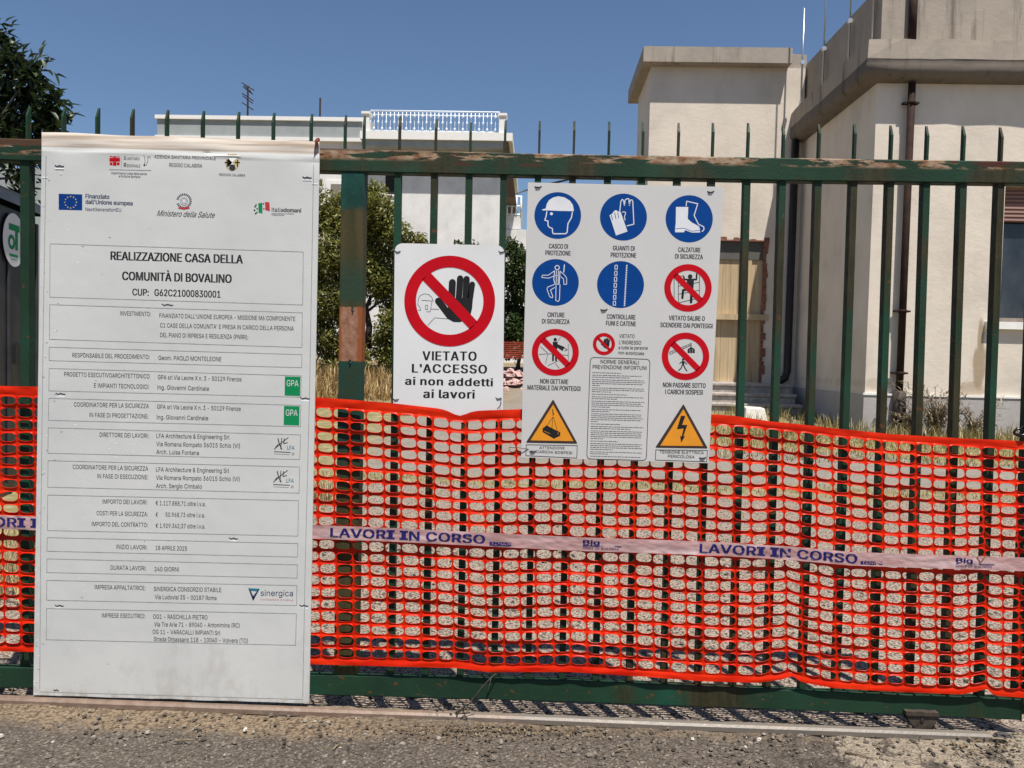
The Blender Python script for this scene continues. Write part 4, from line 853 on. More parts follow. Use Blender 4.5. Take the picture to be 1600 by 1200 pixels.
for (tr, st, x0_, y0_, x1_, y1_, h) in (
    (b2, 'INVESTIMENTO:', 472, 78, 636, 82, S_), (b2, "FINANZIATO DALL'UNIONE EUROPEA - MISSIONE M6 COMPONENTE", 682, 90, 1410, 108, S_),
    (b2, "C1 CASE DELLA COMUNITA' E PRESA IN CARICO DELLA PERSONA", 686, 142, 1402, 160, S_), (b2, 'DEL PIANO DI RIPRESA E RESILIENZA (PNRR);', 686, 194, 1158, 206, S_),
    (b2, 'RESPONSABILE DEL PROCEDIMENTO:', 216, 302, 630, 312, S_), (b2, 'Geom. PAOLO MONTELEONE', 677, 316, 1015, 324, S_),
    (b2, 'PROGETTO ESECUTIVOARCHITETTONICO', 172, 404, 630, 416, S_), (b2, 'E IMPIANTI TECNOLOGICI:', 332, 464, 628, 472, S_),
    (b2, 'GPA srl Via Leone X n. 3 - 50129 Firenze', 674, 420, 1122, 432, S_), (b2, 'Ing. Giovanni Cardinale', 672, 474, 948, 482, S_),
    (b2, 'COORDINATORE PER LA SICUREZZA', 224, 566, 626, 575, S_), (b2, 'IN FASE DI PROGETTAZIONE:', 308, 622, 624, 630, S_),
    (b2, 'GPA srl Via Leone X n. 3 - 50129 Firenze', 670, 578, 1118, 590, S_), (b2, 'Ing. Giovanni Cardinale', 668, 634, 944, 640, S_),
    (b2, 'DIRETTORE DEI LAVORI:', 362, 728, 624, 734, S_), (b2, 'LFA Architecture & Engineering Srl', 666, 734, 1058, 742, S_),
    (b2, 'Via Romana Rompato 36015 Schio (VI)', 666, 778, 1114, 788, S_), (b2, 'Arch. Luisa Fontana', 666, 820, 894, 826, S_),
    (b2, 'COORDINATORE PER LA SICUREZZA', 218, 900, 622, 910, S_), (b2, 'IN FASE DI ESECUZIONE:', 350, 950, 622, 956, S_),
    (b2, 'LFA Architecture & Engineering Srl', 664, 914, 1056, 922, S_), (b2, 'Via Romana Rompato 36015 Schio (VI)', 664, 958, 1112, 966, S_), (b2, 'Arch. Sergio Cimbalo', 664, 1002, 910, 1006, S_),
    (b3, 'IMPORTO DEI LAVORI:', 378, 92, 618, 96, S_), (b3, '€ 1.117.888,71 oltre i.v.a.', 662, 100, 930, 106, S_),
    (b3, 'COSTI PER LA SICUREZZA:', 346, 154, 620, 160, S_), (b3, '€', 662, 162, 674, 162, S_), (b3, '50.968,73 oltre i.v.a.', 715, 162, 926, 166, S_),
    (b3, 'IMPORTO DEL CONTRATTO:', 320, 212, 620, 218, S_), (b3, '€ 1.929.342,37 oltre i.v.a.', 662, 221, 928, 226, S_),
    (b3, 'INIZIO LAVORI:', 452, 334, 618, 338, S_), (b3, '18 APRILE 2025', 662, 340, 830, 344, S_),
    (b3, 'DURATA LAVORI:', 421, 446, 612, 450, S_), (b3, '240 GIORNI', 656, 454, 786, 456, S_),
    (b3, 'IMPRESA APPALTATRICE:', 336, 550, 608, 556, S_), (b3, 'SINERGICA CONSORZIO STABILE', 652, 560, 1014, 566, S_), (b3, 'Via Ludovisi 35 - 00187 Roma', 658, 603, 988, 609, S_),
    (b3, 'IMPRESE ESECUTRICI:', 374, 702, 606, 706, S_), (b3, 'OG1 - RASCHILLA PIETRO', 648, 708, 940, 713, S_), (b3, 'Via Tre Arie 71 - 89040 - Antonimina (RC)', 654, 750, 1112, 756, S_),
    (b3, 'OG 11 - VARACALLI IMPIANTI Srl', 646, 790, 1008, 796, S_), (b3, 'Strada Orbassano 118 - 10040 - Volvera (TO)', 652, 829, 1156, 838, S_)):
    T(tr, st, x0_, y0_, x1_, y1_, h)
# heading line of logos
T(b1, 'AZIENDA SANITARIA PROVINCIALE', 655, 196, 985, 206, 18); T(b1, 'REGGIO CALABRIA', 735, 242, 912, 247, 20, .006); T(b1, 'REGIONE CALABRIA', 1003, 290, 1143, 295, 13)
T(b1, 'S', 491, 204, 504, 204, 22, .02); T(b1, 'ANITARIO', 510, 205, 577, 207, 15); T(b1, 'R', 491, 243, 506, 243, 22, .02); T(b1, 'EGIONALE', 510, 243, 579, 245, 15)
T(b1, 'Dipartimento tutela della salute', 425, 281, 615, 286, 12); T(b1, 'e Politiche Sanitarie', 465, 298, 580, 302, 12)
T(b1, 'Ministero della Salute', 668, 505, 980, 516, 30, 0, shear=.5)
T(b1, 'Italia', 1284, 482, 1346, 484, 22, .002); T(b1, 'domani', 1347, 484, 1442, 487, 22, .02)
T(b1, 'PIANO NAZIONALE DI RIPRESA', 1284, 495, 1402, 498, 6); T(b1, 'E RESILIENZA', 1284, 503, 1350, 505, 6)
tx = Flat(IY); tx.line([b1(600, 235), b1(606, 215), b1(604, 195), b1(598, 180)], .7, cap=False); tx.line([b1(612, 235), b1(622, 205), b1(618, 190), b1(632, 188), b1(634, 200)], .7, cap=False); tx.disc(*b1(602, 233), 1.6); tx.build('sketch_logo', M['grey_ink'], board)
f = Flat(IY)   # red cross of squares
for cx, cy in ((443, 204),):
    for dx in (-1, 0, 1):
        for dy in (-1, 0, 1):
            w_ = 8.6 if (dx and dy) == 0 else 6.5
            q = b1(cx+dx*19, cy+dy*22); f.poly([(q[0]-w_/3.1, q[1]-w_/2.9), (q[0]+w_/3.1, q[1]-w_/2.9), (q[0]+w_/3.1, q[1]+w_/2.9), (q[0]-w_/3.1, q[1]+w_/2.9)])
f.build('cross_logo', M['red'], board)
f = Flat(IY)
f.poly([b1(143, 386), b1(269, 390), b1(269, 475), b1(143, 472)], 0)
for i in range(12):
    a = 2*math.pi*i/12; c = b1(207+31*math.cos(a), 432+31*math.sin(a)); r = 1.5
    f.poly([(c[0]+r*(1 if k % 2 == 0 else .45)*math.sin(k*math.pi/5), c[1]-r*(1 if k % 2 == 0 else .45)*math.cos(k*math.pi/5)) for k in range(10)], 1, .0004)
f.build('flag', [M['eu_blue'], M['star']], board)
INK = 'navy'
T(b1, 'Finanziato', 286, 410, 415, 414, 23, .018); T(b1, "dall'Unione europea", 286, 440, 540, 449, 23, .018); T(b1, 'NextGenerationEU', 286, 478, 478, 482, 18, 0)
f = Flat(IY)   # state emblem: wreath, wheel, star and ribbon
c = b1(814, 426)
for i in range(22):
    a = math.pi*(.62 + 1.76*i/21) + math.pi*.0
    for rr_ in (9.0, 10.8):
        q = (c[0]+rr_*math.sin(a+math.pi)*1.0, c[1]-rr_*math.cos(a+math.pi)); tx_ = a
        f.line([q, (q[0]+1.8*math.cos(a+.7), q[1]+1.8*math.sin(a+.7))], 1.5, 0, cap=False)
f.ring(c[0], c[1]+.5, 5.2, 6.2, 1, .0002, 24)
f.poly([(c[0]+5.6*(1 if k % 2 == 0 else .42)*math.sin(k*math.pi/5), c[1]-5.6*(1 if k % 2 == 0 else .42)*math.cos(k*math.pi/5)) for k in range(10)], 1, .0003)
f.poly([(c[0]+4.3*(1 if k % 2 == 0 else .42)*math.sin(k*math.pi/5), c[1]-4.3*(1 if k % 2 == 0 else .42)*math.cos(k*math.pi/5)) for k in range(10)], 3, .0004)
f.poly([(c[0]-8, c[1]+8.5), (c[0], c[1]+10.5), (c[0]+8, c[1]+8.5), (c[0]+9, c[1]+11.5), (c[0], c[1]+13.2), (c[0]-9, c[1]+11.5)], 2, .0003)
f.build('emblem', [M['ink'], M['faint'], M['flag_red'], M['light_print']], board)
f = Flat(IY)   # regional crest
c = b1(1073, 222)
f.disc(c[0], c[1], 10.5, 12.5, 0); f.poly([(c[0]-7, c[1]-8), (c[0]+7, c[1]-8), (c[0]-7, c[1]+7), (c[0]+7, c[1]+7)], 2, .0002)
f.disc(c[0], c[1]+7, 5, 5, 3, .0003)
for dx in (-8, 8):
    f.line([(c[0]+dx, c[1]-5), (c[0]+dx, c[1]+6)], 1.6, 1, .0004, cap=False); f.line([(c[0]+dx-4, c[1]-1), (c[0]+dx+4, c[1]-1)], 1.6, 1, .0004, cap=False)
for k in range(5): f.disc(c[0]-6+3*k, c[1]-13, 1.5, None, 0, .0003, 10)
f.build('crest', [M['gold'], M['ink'], M['scuff_glint'], M['grey_ink']], board)
f = Flat(IY)   # green and red leaf of the flag logo
f.poly([b1(1212, 438), b1(1234, 434), b1(1234, 492), b1(1214, 488)], 0); f.poly([b1(1248, 430), b1(1272, 432), b1(1274, 480), b1(1250, 474)], 1)
for (X, Y, k) in ((1195, 455, 2), (1192, 475, 2), (1205, 486, 0), (1200, 446, 0), (1240, 440, 1), (1242, 466, 1), (1206, 466, 0), (1198, 492, 2)):
    q = b1(X, Y); f.disc(q[0], q[1], 1.4, None, k, .0002, 8)
f.build('flag_logo', [M['green_print'], M['flag_red'], M['grey_ink']], board)
for (Y0, Y1) in ((405, 510), (563, 668)):
    f = Flat(IY); dx = 0 if Y0 < 500 else -5
    f.poly([b2(1355+dx, Y0), b2(1438+dx, Y0+2), b2(1436+dx, Y1), b2(1353+dx, Y1-3)], 0)
    f.text('GPA', b2(1364+dx, Y0+52), b2(1427+dx, Y0+54), 33/3.428, 1, .0004, .0)
    f.build('company_logo', [M['green_print'], M['light_print']], board)
for dy in (0, 176):
    f = Flat(IY, lambda X, Y, dy=dy: b2(X-(4 if dy else 0), Y+dy))
    f.line([(1298,795),(1330,765),(1372,733)], 4, 0); f.line([(1318,738),(1324,765),(1338,795)], 5, 0); f.line([(1338,735),(1332,792)], 4, 0)
    f.line([(1352,738),(1348,765),(1368,760)], 4, 0); f.line([(1305,785),(1318,770)], 4, 0)
    f.text('LFA', (1366, 797), (1406, 798), 21, 1, 0, .02) if False else f.text('LFA', (1366, 797), (1406, 798), 21, 1, 0, .02)
    f.line([(1296, 808), (1385, 812)], 4, 2, cap=False); f.line([(1296, 820), (1380, 824)], 1.5, 2, cap=False); f.ring(1398, 820, 5, 7, 2, 0, 12)
    f.build('company_logo', [M['ink'], M['teal'], M['grey_ink']], board)
f = Flat(IY, b3)
f.poly([(1158,545),(1220,548),(1208,562),(1172,560)], 0); f.poly([(1158,545),(1172,560),(1190,600),(1184,614)], 1); f.poly([(1220,548),(1184,614),(1182,590),(1206,560)], 2)
f.text('sinergica', (1224, 586), (1398, 588), 31, 2, 0, .006); f.text('CONSORZIO STABILE', (1224, 610), (1398, 614), 8, 3, 0, 0, space=1.25)
f.build('company_logo', [M['teal'], M['navy'], M['navy'], M['flag_red']], board)
# slits, ties, scuffs and painted tie highlights
tie = MB()
for (px, py, k) in ((93, 259, 1), (480, 277, 1), (262, 476, 1.3), (95, 615, 1.1), (477, 622, 1.1), (365, 841, 1), (93, 946, 1), (475, 946, 1), (88, 1078, .6)):
    tie = MB(); tie.tube([P(px-7*k, py-1, IY+.001), P(px-4*k, py+1, IY+.0004), P(px, py-.6, IY+.0002), P(px+5*k, py+1.2, IY+.0004), P(px+7*k, py+.3, IY+.001)], .0017, 6); tie.build('cable_tie', M['tie'], board)
f = Flat(IY); rr = random.Random(5)
for (px, py, k) in ((93, 263, 1.2), (480, 281, 1.2), (95, 619, 1), (477, 626, 1), (365, 845, 1), (93, 950, 1), (475, 950, 1), (492, 287, .8), (70, 277, .8)):
    f.line([(px-6*k, py), (px+6*k, py+.4)], 1.8, cap=False)  # white line below each tie paints its highlight
for i in range(120):
    v = rr.random()**.8; u = rr.choice((rr.random()**2.2*.6, rr.random()*.4, 0.01+rr.random()*.03)); q = bl(u, v); l = rr.uniform(1, 4)
    f.line([(q[0], q[1]), (q[0]+l, q[1]+rr.uniform(-.4, .4))], rr.uniform(.6, 1.4), rr.choice((0, 0, 1)), cap=False)
tag(f.build('scuff_and_glint', [M['scuff_glint'], M['faint']], board), kind='stuff')
s = MB(); s.tube([P(494, 220, BY+.03), P(497, 218, BY-.012), P(494, 224, BY-.010), P(492, 232, BY-.008), P(491, 241, BY-.006)], [.005, .007, .004, .002, .0012], 7); s.build('rope', M['rope'], board)

# ------------------------------------------------------------------ no-access sign
SY = -.0225
zm = lambda X, Y: (600+X/4.286, 370+Y/4.286)
sign = empty('access_sign', P(*zm(435, 1180), SY), 'small white rounded sign with a red prohibition ring over a black raised hand', 'sign')
def rrect(cs, r, n=6):
    out = []; k = len(cs)
    for i in range(k):
        p0, p1, p2 = Vector(cs[i-1]), Vector(cs[i]), Vector(cs[(i+1) % k])
        a = p1 + (p0-p1).normalized()*r; b = p1 + (p2-p1).normalized()*r
        for j in range(n+1):
            u = j/n; out.append(tuple((a*(1-u)+p1*u)*(1-u) + (p1*(1-u)+b*u)*u))
    return out
s = MB(); s.prism([P(*zm(*q), SY) for q in rrect([(72, 42), (808, 58), (796, 1210), (60, 1196)], 62)], (0, .003, 0)); s.build('plate', M['sign_metal'], sign)
f = Flat(SY-.0006, zm)
f.ring(440, 430, 226, 304, 0, .0003); 
dx, dy = 315, 320; l = math.hypot(dx, dy)
f.line([(282, 262), (602, 594)], 72, 0, .0003, cap=False)
f.build('prohibition_ring', M['red'], sign)
f = Flat(SY-.0003, zm)
for a, b, wd in (((458, 306), (452, 440), 47), ((510, 279), (500, 440), 43), ((553, 283), (545, 440), 43), ((591, 318), (572, 450), 38), ((364, 430), (440, 530), 46)):
    f.line([a, b], wd)
f.poly([(430, 410), (596, 410), (590, 480), (578, 530), (545, 560), (505, 572), (465, 570), (425, 548), (385, 490), (400, 470), (428, 480)], 0, .0001)
f.build('hand_symbol', M['ink'], sign)
f = Flat(SY-.0003, zm)
for pts in ([(228,492),(246,492),(240,470),(226,455),(229,430),(232,410),(245,392),(270,382),(295,385),(315,400),(325,415),(330,428),(322,430),(252,425)], [(322,430),(310,502),(285,502)],
            [(278,458),(292,458),(292,488),(278,488),(278,458)], [(312,484),(368,486)], [(292,595),(340,542),(432,550)]):
    f.line(pts, 3.2, cap=False)
f.build('worker_outline', M['grey_ink'], sign)
for st, a, b, h in (('VIETATO', (256, 826), (620, 829), 60), ("L'ACCESSO", (186, 908), (690, 915), 57), ('ai non addetti', (140, 990), (730, 1001), 52), ('ai lavori', (262, 1078), (608, 1083), 56)):
    f = Flat(SY-.0004, zm); f.text(st, a, b, h, 0, 0, .062, 0, 1.14); f.build('lettering', M['ink'], sign)
for (X, Y) in ((90, 100), (785, 102), (78, 1090), (765, 1083)):
    s = MB(); s.tube([P(*zm(X-20, Y-8), SY+.002), P(*zm(X-6, Y+3), SY-.0015), P(*zm(X+16, Y-2), SY-.0015), P(*zm(X+26, Y-3), SY+.004)], .0019, 6); s.build('cable_tie', M['tie'], sign)
s = MB(); s.tube([P(*zm(785, 1085), SY-.004), P(*zm(782, 1125), SY-.010), P(*zm(758, 1155), SY-.006)], .0014, 6)
s.build('cable_tie', M['tie'], sign)

# ------------------------------------------------------------------ safety panel with nine pictograms
QY = -.047
z5 = lambda X, Y: (810+X/4.8, 270+Y/4.8)
z6 = lambda X, Y: (810+X/4.848, 500+Y/4.85)
panel = empty('safety_panel', P(965, 720, QY), 'large white safety panel with blue, red and yellow pictograms hung on the gate bars', 'sign')
s = MB(); nu, nv = 16, 24; cs = [z5(72, 72), z5(1538, 106), z6(1440, 1085), z6(20, 1040)]
for i in range(nv+1):
    for j in range(nu+1):
        u, v = j/nu, i/nv
        ax, ay = cs[0][0]+(cs[3][0]-cs[0][0])*v, cs[0][1]+(cs[3][1]-cs[0][1])*v; bx, by = cs[1][0]+(cs[2][0]-cs[1][0])*v, cs[1][1]+(cs[2][1]-cs[1][1])*v
        s.v.append(P(ax+(bx-ax)*u, ay+(by-ay)*u, QY))
for i in range(nv):
    for j in range(nu): s.f.append((i*(nu+1)+j, i*(nu+1)+j+1, (i+1)*(nu+1)+j+1, (i+1)*(nu+1)+j)); s.m.append(0); s.sm.append(True)
o = s.build('plate', M['sign'], panel); so = o.modifiers.new('s', 'SOLIDIFY'); so.thickness = .003; so.offset = 1; es = o.modifiers.new('e', 'EDGE_SPLIT'); es.split_angle = R_(50)
L1, L2 = QY-.0003, QY-.0004
def sym(name, tr, mats): f = Flat(L1, tr); f.name = name; f.mats = mats; return f
def done(f): f.build(f.name, [M[k] for k in f.mats], panel)
W = .00012
f = sym('helmet_symbol', z5, ['blue', 'light_print']); f.disc(295, 320, 175)
f.poly([(178,274),(205,268),(212,235),(230,205),(260,185),(300,176),(345,184),(385,208),(408,240),(415,275),(415,288),(290,285),(235,282),(180,282)], 1, W)
f.line([(213,292),(208,325),(198,355),(222,362),(222,395),(232,408),(255,418),(256,445),(262,457),(352,457),(365,448),(372,380),(398,335),(405,296)], 8, 1, W); f.disc(248, 307, 11, None, 1, W, 16); done(f)
f = sym('glove_symbol', z5, ['blue', 'light_print']); f.disc(788, 332, 176)
f.line([(760,290),(768,215),(778,200),(788,205),(795,245),(800,205),(812,195),(828,195),(833,245),(838,205),(852,203),(858,215),(866,385),(815,398)], 7, 1, W)
f.line([(780,295),(795,292),(805,300),(795,330),(800,355)], 6, 1, W)
f.poly([(683,318),(700,310),(720,285),(732,280),(748,290),(768,295),(818,440),(732,470)], 1, W)
for a in ((697,318,706,352), (722,300,732,345), (745,298,752,338)): f.line([a[:2], a[2:]], 5, 0, 2*W)
done(f)
f = sym('boot_symbol', z5, ['blue', 'light_print']); f.disc(1281, 345, 177)
f.poly([(1182,256),(1274,256),(1270,345),(1300,372),(1355,402),(1362,425),(1362,448),(1300,448),(1250,430),(1242,446),(1176,446),(1174,425),(1180,380)], 1, W)
f.line([(1176,420),(1240,415),(1300,438),(1360,432)], 4, 0, 2*W); f.line([(1258,248),(1262,213),(1345,232),(1318,320),(1350,385),(1390,405),(1392,425),(1378,440)], 7, 1, W); done(f)
f = sym('harness_symbol', z5, ['blue', 'light_print']); f.disc(278, 822, 175)
f.ring(291, 711, 13, 19, 1, W, 24)
f.line([(270,735),(225,768),(180,768),(175,785),(228,790),(265,775)], 5, 1, W); f.line([(312,738),(345,765),(362,790),(362,835),(342,838),(338,795),(318,780)], 5, 1, W)
f.line([(272,735),(265,800),(275,835),(305,835),(312,738)], 6, 1, W); f.line([(285,735),(283,825)], 5, 1, W); f.line([(300,735),(298,825)], 5, 1, W); f.line([(266,772),(314,772)], 5, 1, W)
f.line([(268,838),(218,858),(215,875),(235,930),(255,938),(258,925),(240,880),(272,860)], 5, 1, W); f.line([(282,845),(280,958),(300,965),(308,950),(312,838)], 5, 1, W)
f.line([(345,690),(340,745)], 7, 1, W); done(f)
f = sym('chain_symbol', z5, ['blue', 'light_print']); f.disc(766, 838, 176)
for k in range(7):
    cx, cy = 733-k*2.2, 708+k*45
    f.line([(cx-9, cy-15), (cx+9, cy-15), (cx+9, cy+15), (cx-9, cy+15)], 5, 1, W, True)
for k in range(24):
    cx, cy = 813-k*.75, 695+k*13; f.line([(cx-5, cy+4), (cx+5, cy-4)], 7, 1, W, cap=False)
done(f)
def prohibit(f, cx, cy, r0, r1, bw):
    f.ring(cx, cy, r0, r1, 0, 2*W); k = (r0+6)*.707; f.line([(cx-k, cy-k), (cx+k, cy+k)], bw, 0, 2*W, cap=False)
f = sym('climbing_symbol', z5, ['red', 'ink']); prohibit(f, 1272, 863, 130, 178, 44)
f.disc(1288, 778, 17, None, 1, W, 20); f.line([(1240,780),(1245,800),(1335,800),(1338,758)], 12, 1, W); f.poly([(1262,795),(1318,795),(1312,875),(1268,875)], 1, W)
f.line([(1275,872),(1235,880),(1230,938)], 17, 1, W); f.line([(1300,872),(1295,970)], 19, 1, W)
for a in ((1168,790,1168,940), (1200,775,1200,975), (1358,760,1358,930), (1200,850,1360,820), (1200,910,1360,880), (1200,975,1330,945), (1168,790,1240,770)): f.line([a[:2], a[2:]], 4, 1, W, cap=False)
done(f)
f = sym('throwing_symbol', z6, ['red', 'ink']); prohibit(f, 280, 245, 131, 178, 46)
f.disc(279, 148, 13, None, 1, W, 20); f.poly([(260,165),(298,165),(292,235),(262,235)], 1, W); f.line([(264,235),(262,305)], 14, 1, W); f.line([(284,235),(285,305)], 14, 1, W)
f.poly([(295,182),(350,205),(335,235),(290,205)], 1, W); f.line([(345,210),(370,225),(350,235)], 4, 1, W)
for a in ((155,262,225,255), (225,255,205,330), (225,255,380,268), (378,180,378,330), (225,345,300,310), (280,330,310,365), (165,200,222,250), (300,160,320,130)): f.line([a[:2], a[2:]], 3, 1, W, cap=False)
done(f)
f = sym('stop_hand_symbol', z6, ['red', 'ink']); prohibit(f, 648, 182, 58, 84, 20)
for a in ((652,150,652,190), (664,142,662,190), (676,142,674,190), (687,152,684,190), (630,180,655,205)): f.line([a[:2], a[2:]], 11, 1, W)
f.poly([(645,180),(690,180),(684,212),(660,216),(648,205)], 1, W); done(f)
f = sym('hanging_load_symbol', z6, ['red', 'ink']); prohibit(f, 1266, 275, 132, 180, 46)
f.line([(1140,245),(1308,178)], 3, 1, W, cap=False); f.line([(1145,262),(1312,190)], 3, 1, W, cap=False)
for k in range(8): f.line([(1145+k*20, 258-k*9), (1158+k*20, 240-k*7)], 2.5, 1, W, cap=False)
f.line([(1308,172),(1308,215)], 6, 1, W, cap=False); f.poly([(1295,212),(1308,205),(1322,212),(1335,220),(1283,220)], 1, W)
for k in range(3): f.poly([(1282+k*19, 222), (1298+k*19, 222), (1298+k*19, 250), (1282+k*19, 250)], 1, W)
f.disc(1248, 299, 9, None, 1, W, 14); f.poly([(1238,310),(1258,312),(1255,345),(1240,342)], 1, W); f.line([(1240,315),(1222,330)], 6, 1, W); f.line([(1256,315),(1276,335)], 6, 1, W)
f.line([(1242,342),(1232,365),(1215,382)], 8, 1, W); f.line([(1252,342),(1262,365),(1276,385)], 8, 1, W); done(f)
def warn(name, ap, bl_, br, iap, ibl, ibr):
    f = sym(name, z6, ['dark_brown', 'yellow', 'ink', 'grey_ink'])
    f.poly(rrect([ap, br, bl_], 12), 0); f.poly([iap, ibr, ibl], 1, W); return f
f = warn('suspended_load_symbol', (263,600), (56,930), (449,938), (263,640), (92,912), (418,918))
f.line([(261,680),(261,705),(268,712),(262,722)], 7, 2, 2*W); f.line([(262,735),(215,805)], 3.5, 2, 2*W); f.line([(262,735),(252,840)], 3.5, 2, 2*W); f.line([(265,735),(298,850)], 3.5, 2, 2*W)
f.poly([(183,822),(212,798),(318,852),(316,878),(268,900),(184,850)], 2, 2*W)
f.line([(195,842),(240,862)], 3, 1, 3*W); f.line([(300,868),(300,850)], 3, 1, 3*W)
f.line([(60,945),(446,952),(442,1046),(56,1028)], 4.5, 3, W, True)
f.text('ATTENZIONE', (158, 977), (350, 979), 19, 3, W, .012); f.text('AI CARICHI SOSPESI', (92, 1005), (408, 1017), 20, 3, W, .012); done(f)
f = warn('electric_shock_symbol', (1250,636), (1036,968), (1436,974), (1250,675), (1075,952), (1400,955))
f.poly([(1232,725),(1265,728),(1240,795),(1280,795),(1250,880),(1262,880),(1233,930),(1225,880),(1236,882),(1252,822),(1200,828)], 2, 2*W)
f.line([(1041,984),(1432,988),(1427,1074),(1038,1061)], 4.5, 3, W, True)
f.text('TENSIONE ELETTRICA', (1070, 1010), (1404, 1016), 21, 3, W, .012); f.text('PERICOLOSA', (1134, 1042), (1334, 1048), 21, 3, W, .012); done(f)
trq = z5
def PT(tr, st, a, b, h, bd): f = Flat(L2, tr); f.text(st, a, b, h, 0, 0, bd); f.build('lettering', M['grey_ink'], panel)
for (st, x0_, y0_, x1_, y1_) in (('CASCO DI', 228, 566, 372, 569), ('PROTEZIONE', 202, 616, 392, 620), ('GUANTI DI', 708, 580, 872, 584), ('PROTEZIONE', 692, 632, 884, 636),
        ('CALZATURE', 1198, 592, 1366, 596), ('DI SICUREZZA', 1174, 642, 1384, 648), ('CINTURE', 217, 1080, 346, 1083), ('DI SICUREZZA', 176, 1129, 384, 1134),
        ('CONTROLLARE', 662, 1094, 878, 1100), ('FUNI E CATENE', 656, 1144, 882, 1150), ('VIETATO SALIRE O', 1128, 1104, 1398, 1110), ('SCENDERE DAI PONTEGGI', 1064, 1156, 1456, 1166)):
    PT(z5, st, (x0_, y0_), (x1_, y1_), 34, .055)
for (st, x0_, y0_, x1_, y1_, h, b) in (('NON GETTARE', 164, 480, 378, 486, 35, .016), ('MATERIALE DAI PONTEGGI', 68, 527, 470, 538, 35, .016), ('NON PASSARE SOTTO', 1094, 508, 1418, 515, 35, .016), ('I CARICHI SOSPESI', 1112, 560, 1396, 566, 35, .016),
        ('VIETATO', 764, 134, 880, 137, 28, .004), ("L'INGRESSO", 762, 182, 930, 186, 28, .004), ('a tutte le persone', 758, 220, 980, 224, 24, .006), ('non autorizzate', 757, 258, 952, 266, 24, .006),
        ('NORME GENERALI', 622, 328, 912, 336, 28, .006), ('PREVENZIONE INFORTUNI', 562, 368, 970, 378, 28, .006)):
    PT(z6, st, (x0_, y0_), (x1_, y1_), h, .055 if b > .01 else .02)
f = Flat(L2, z6); f.line(rrect([(545, 283), (997, 298), (969, 1064), (518, 1052)], 30, 4), 5, 0, closed=True, cap=False)
rr = random.Random(21); y = 398
def bx(y): return 560 - (y-398)*.027, 962 - (y-398)*.027
while y < 1035:
    a, b = bx(y); short = rr.random() < .36; e = a + (b-a)*(rr.uniform(.1, .75) if short else rr.uniform(.92, 1)); xx = a
    while xx < e:
        wl = min(rr.uniform(8, 34), e-xx); f.line([(xx, y+(xx-a)*.028), (xx+wl, y+(xx+wl-a)*.028)], 3.6, 0, cap=False); xx += wl+4
    y += 14.5 if not short else 19
tag(f.build('rules_text', M['grey_ink'], panel), kind='stuff')
for (tr, X, Y) in ((z5, 148, 106), (z5, 1442, 142), (z5, 642, 1027), (z6, 110, 996), (z6, 1395, 1045)):
    s = MB(); s.tube([P(*tr(X-26, Y-1), QY+.002), P(*tr(X-12, Y+3), QY-.002), P(*tr(X+12, Y+1), QY-.002), P(*tr(X+26, Y-3), QY+.002)], .0024, 7); s.build('cable_tie', M['tie'], panel)
s = MB(); s.tube([P(826, 702, QY), P(812, 700, QY-.01), P(795, 699, NY-.006), P(797, 706, NY-.004), P(812, 707, QY-.008)], .0012, 5); s.build('wire_tie', M['tie'], panel)
# black chain lock at the right edge of the gate
s = MB()
for k in range(7):
    c = P(1592+k*5, 672+math.sin(k*1.3)*6-(k-2)*1.2, -.03-.006*(k % 2)); rr_ = .011; ax = Vector((1, 0, .2)) ; b_ = Vector((0, 1, 0)) if k % 2 else Vector((0, 0, 1))
    s.tube([c + ax*rr_*1.5*math.cos(2*math.pi*i/10) + b_*rr_*math.sin(2*math.pi*i/10) for i in range(11)], .0048, 6)
M['gloss_black'] = plain('glossy_black', (.01, .01, .012), .18)
tag(s.build('chain', M['gloss_black'], loc=P(1600, 690, -.03)), 'short glossy black chain looped round the end bar at the right of the gate', 'chain')
# dead twig caught on the bottom rail
s = MB()
def px3(pts, Y): return [P(a, b, Y+c) for (a, b, c) in pts]
for pts, r in (([(690, 1126, -.03), (715, 1112, -.05), (735, 1098, -.06), (752, 1075, -.045), (768, 1058, -.03), (778, 1050, -.01)], .0024), ([(752, 1075, -.045), (742, 1092, -.05), (744, 1100, -.05)], .0018),
               ([(768, 1058, -.03), (764, 1072, -.04), (760, 1090, -.045)], .0016), ([(690, 1126, -.03), (720, 1122, -.06), (745, 1098, -.07)], .0014), ([(680, 1118, -.04), (684, 1128, -.05), (730, 1124, -.06), (726, 1112, -.06)], .0016),
               ([(700, 1122, -.05), (735, 1104, -.06), (738, 1090, -.06)], .0012), ([(665, 1095, -.05), (655, 1078, -.04), (650, 1070, -.03)], .0006), ([(650, 1084, -.04), (660, 1086, -.05), (676, 1090, -.05)], .0006)):
    s.tube(px3(pts, -.02), [r]*len(pts), 5)
rr = random.Random(9); tw = s
for i in range(46):
    q = P(rr.uniform(678, 735), rr.uniform(1100, 1126), -.07+rr.uniform(-.02, .02)); a = rr.uniform(0, 6.3); l = rr.uniform(.006, .016)
    d = Vector((math.cos(a)*l, rr.uniform(-.3, .3)*l, math.sin(a)*l)); n_ = Vector((-d.z, 0, d.x))*.3
    tw.face([q, q+d*.5+n_, q+d, q+d*.5-n_])
tag(s.build('dead_twig', M['twig'], loc=P(705, 1128, -.05)), 'dark dead twig leaning on the bottom rail of the gate', 'twig')
